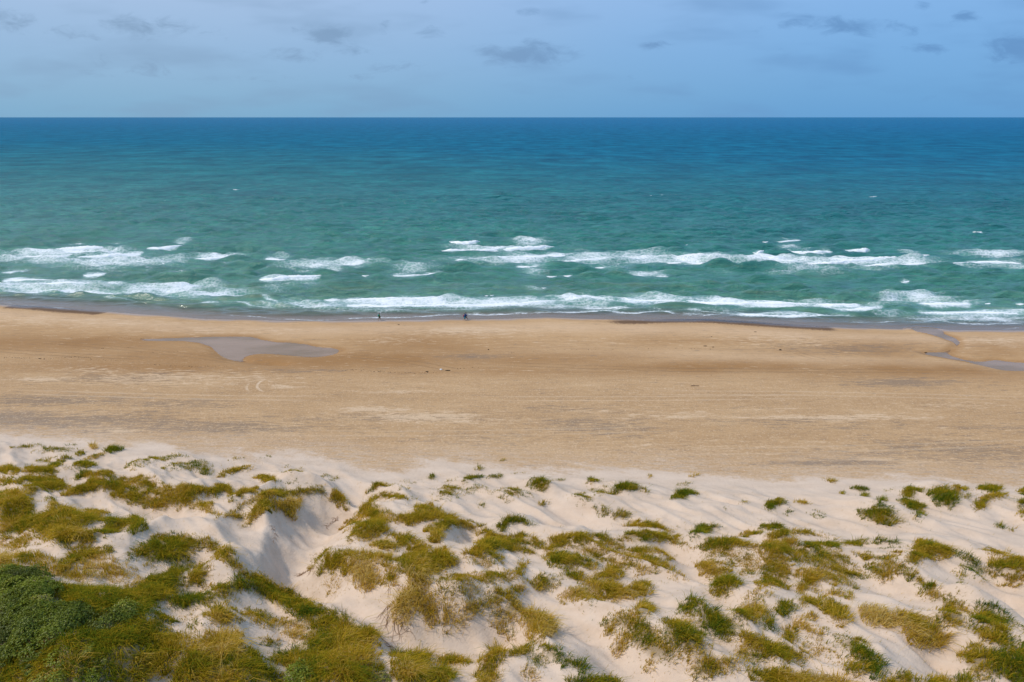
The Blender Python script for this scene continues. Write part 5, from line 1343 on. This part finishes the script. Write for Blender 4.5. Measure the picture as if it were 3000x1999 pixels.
SKIN = plain('skin', (.36, .215, .145), .6, .08, 30); HAIR = plain('hair', (.035, .022, .014), .7, .3, 40)
def walker(px, py, k, label, top, legs, long_legs, pack=None, pack_col=None, hair=True, phase=1):
    """a person in mid-stride, walking towards +X; k scales the body (1 = 1.74 m)"""
    x, y, z = at_px(px, py); root = bpy.data.objects.new('person', None); C.objects.link(root); root.location = (x, y, z); root.scale = (k, k, k)
    tag(root, label, 'person', 'people walking along the shore')
    J = {}; B = []
    def j(n, p, r, par=None):
        J[n] = (len(J), p, r)
        if par: B.append((J[par][0], J[n][0]))
    f = phase
    j('pelvis', (0, 0, .94), .125); j('waist', (.02, 0, 1.08), (.105, .115), 'pelvis'); j('chest', (.05, 0, 1.30), (.115, .145), 'waist'); j('neck', (.075, 0, 1.47), .06, 'chest'); j('jaw', (.105, 0, 1.555), (.072, .08), 'neck'); j('skull', (.10, 0, 1.65), (.080, .096), 'jaw'); j('crown', (.085, 0, 1.715), (.055, .06), 'skull')
    j('nose', (.20, 0, 1.605), .014, 'jaw')
    for s, n in ((1, 'l'), (-1, 'r')):
        g = s * f
        j('sh' + n, (.05, s * .185, 1.415), .062, 'chest'); j('el' + n, (.04 - g * .17, s * .235, 1.15), .045, 'sh' + n); j('wr' + n, (.13 - g * .24, s * .225, .92), .030, 'el' + n); j('pa' + n, (.155 - g * .27, s * .22, .845), (.022, .040), 'wr' + n)
        for q in range(4): j(f'f{q}{n}', (.150 - g * .27 + .018 * (q - 1.5), s * .218, .79 - .006 * abs(q - 1.4)), .009, 'pa' + n); j(f'g{q}{n}', (.162 - g * .27 + .017 * (q - 1.5), s * .205, .755 - .006 * abs(q - 1.4)), .008, f'f{q}{n}')
        j('th' + n, (.195 - g * .27, s * .20, .825), .009, 'wr' + n)
        fwd = g > 0
        j('hip' + n, (.01, s * .095, .88), .092, 'pelvis'); j('kn' + n, ((.25 if fwd else -.03), s * .10, .49 if fwd else .48), .058, 'hip' + n); j('an' + n, ((.38 if fwd else -.36), s * .10, .085 if fwd else .17), .038, 'kn' + n); j('toe' + n, ((.56 if fwd else -.25), s * .105, .055 if fwd else .035), (.03, .045), 'an' + n)
    ks = list(J); V = [J[n][1] for n in ks]; R = [J[n][2] for n in ks]
    skin_mesh('body', V, B, R, SKIN, 0, root)
    def cloth(name, names, edges, grow, mat):
        idx = {n: i for i, n in enumerate(names)}; rr = []
        for n in names:
            r = J[n][2]; r = r if isinstance(r, tuple) else (r, r); r = (.128, .128) if n == 'pelvis' else ((min(r) + .035, max(r) + .02) if n in ('waist', 'chest') else r); rr.append((r[0] * 1.04 + grow, r[1] * 1.04 + grow))
        return skin_mesh(name, [J[n][1] for n in names], [(idx[a], idx[b]) for a, b in edges], rr, mat, 0, root)
    cloth('jacket', ['pelvis', 'waist', 'chest', 'shl', 'ell', 'wrl', 'shr', 'elr', 'wrr'], [('pelvis', 'waist'), ('waist', 'chest'), ('chest', 'shl'), ('shl', 'ell'), ('ell', 'wrl'), ('chest', 'shr'), ('shr', 'elr'), ('elr', 'wrr')], .028, top)
    ns = ['pelvis', 'hipl', 'knl', 'hipr', 'knr'] + (['anl', 'anr'] if long_legs else []); es = [('pelvis', 'hipl'), ('hipl', 'knl'), ('pelvis', 'hipr'), ('hipr', 'knr')] + ([('knl', 'anl'), ('knr', 'anr')] if long_legs else [])
    cloth('trousers' if long_legs else 'shorts', ns, es, .022 if long_legs else .030, legs)
    lump('hair', (.072, 0, 1.60), (.098, .092, .105), HAIR, 21, root)
    for s in (1, -1): lump('eye', (.172, s * .033, 1.615), (.012, .014, .010), HAIR, 9, root)
    if pack:
        o = skin_mesh('backpack', [(-.17, 0, 1.02), (-.20, 0, 1.2), (-.15, 0, 1.40)], [(0, 1), (1, 2)], [(.12, .15), (.13, .16), (.09, .13)], pack_col, 1, root)
        v, f_ = tube([(-.14, .1, 1.4), (.03, .12, 1.475), (.16, .11, 1.36), (.10, .12, 1.1)], .02, .02); mesh_obj('strap', v, f_, pack_col, parent=o, smooth=True)
        v, f_ = tube([(-.14, -.1, 1.4), (.03, -.12, 1.475), (.16, -.11, 1.36), (.10, -.12, 1.1)], .02, .02); mesh_obj('strap', v, f_, pack_col, parent=o, smooth=True)
    return root
walker(1111.5, 939.8, 1.06, 'lone walker in a dark green top with a teal backpack at the waterline', plain('green_fleece', (.045, .15, .02), .9), plain('brown_trousers', (.07, .042, .022), .9), False, True, plain('teal_nylon', (.01, .26, .30), .6))
walker(1364.5, 937.6, 1.06, 'walker in navy jacket and dark trousers behind the turquoise shorts', plain('navy_jacket', (.012, .05, .20), .8), plain('dark_trousers', (.035, .030, .026), .9), True)
walker(1360.6, 939.6, .98, 'walker in turquoise shorts and blue jacket with a red backpack', plain('blue_jacket', (.015, .10, .28), .8), plain('turquoise_shorts', (.015, .34, .46), .8), False, True, plain('red_nylon', (.42, .02, .025), .7), phase=-1)
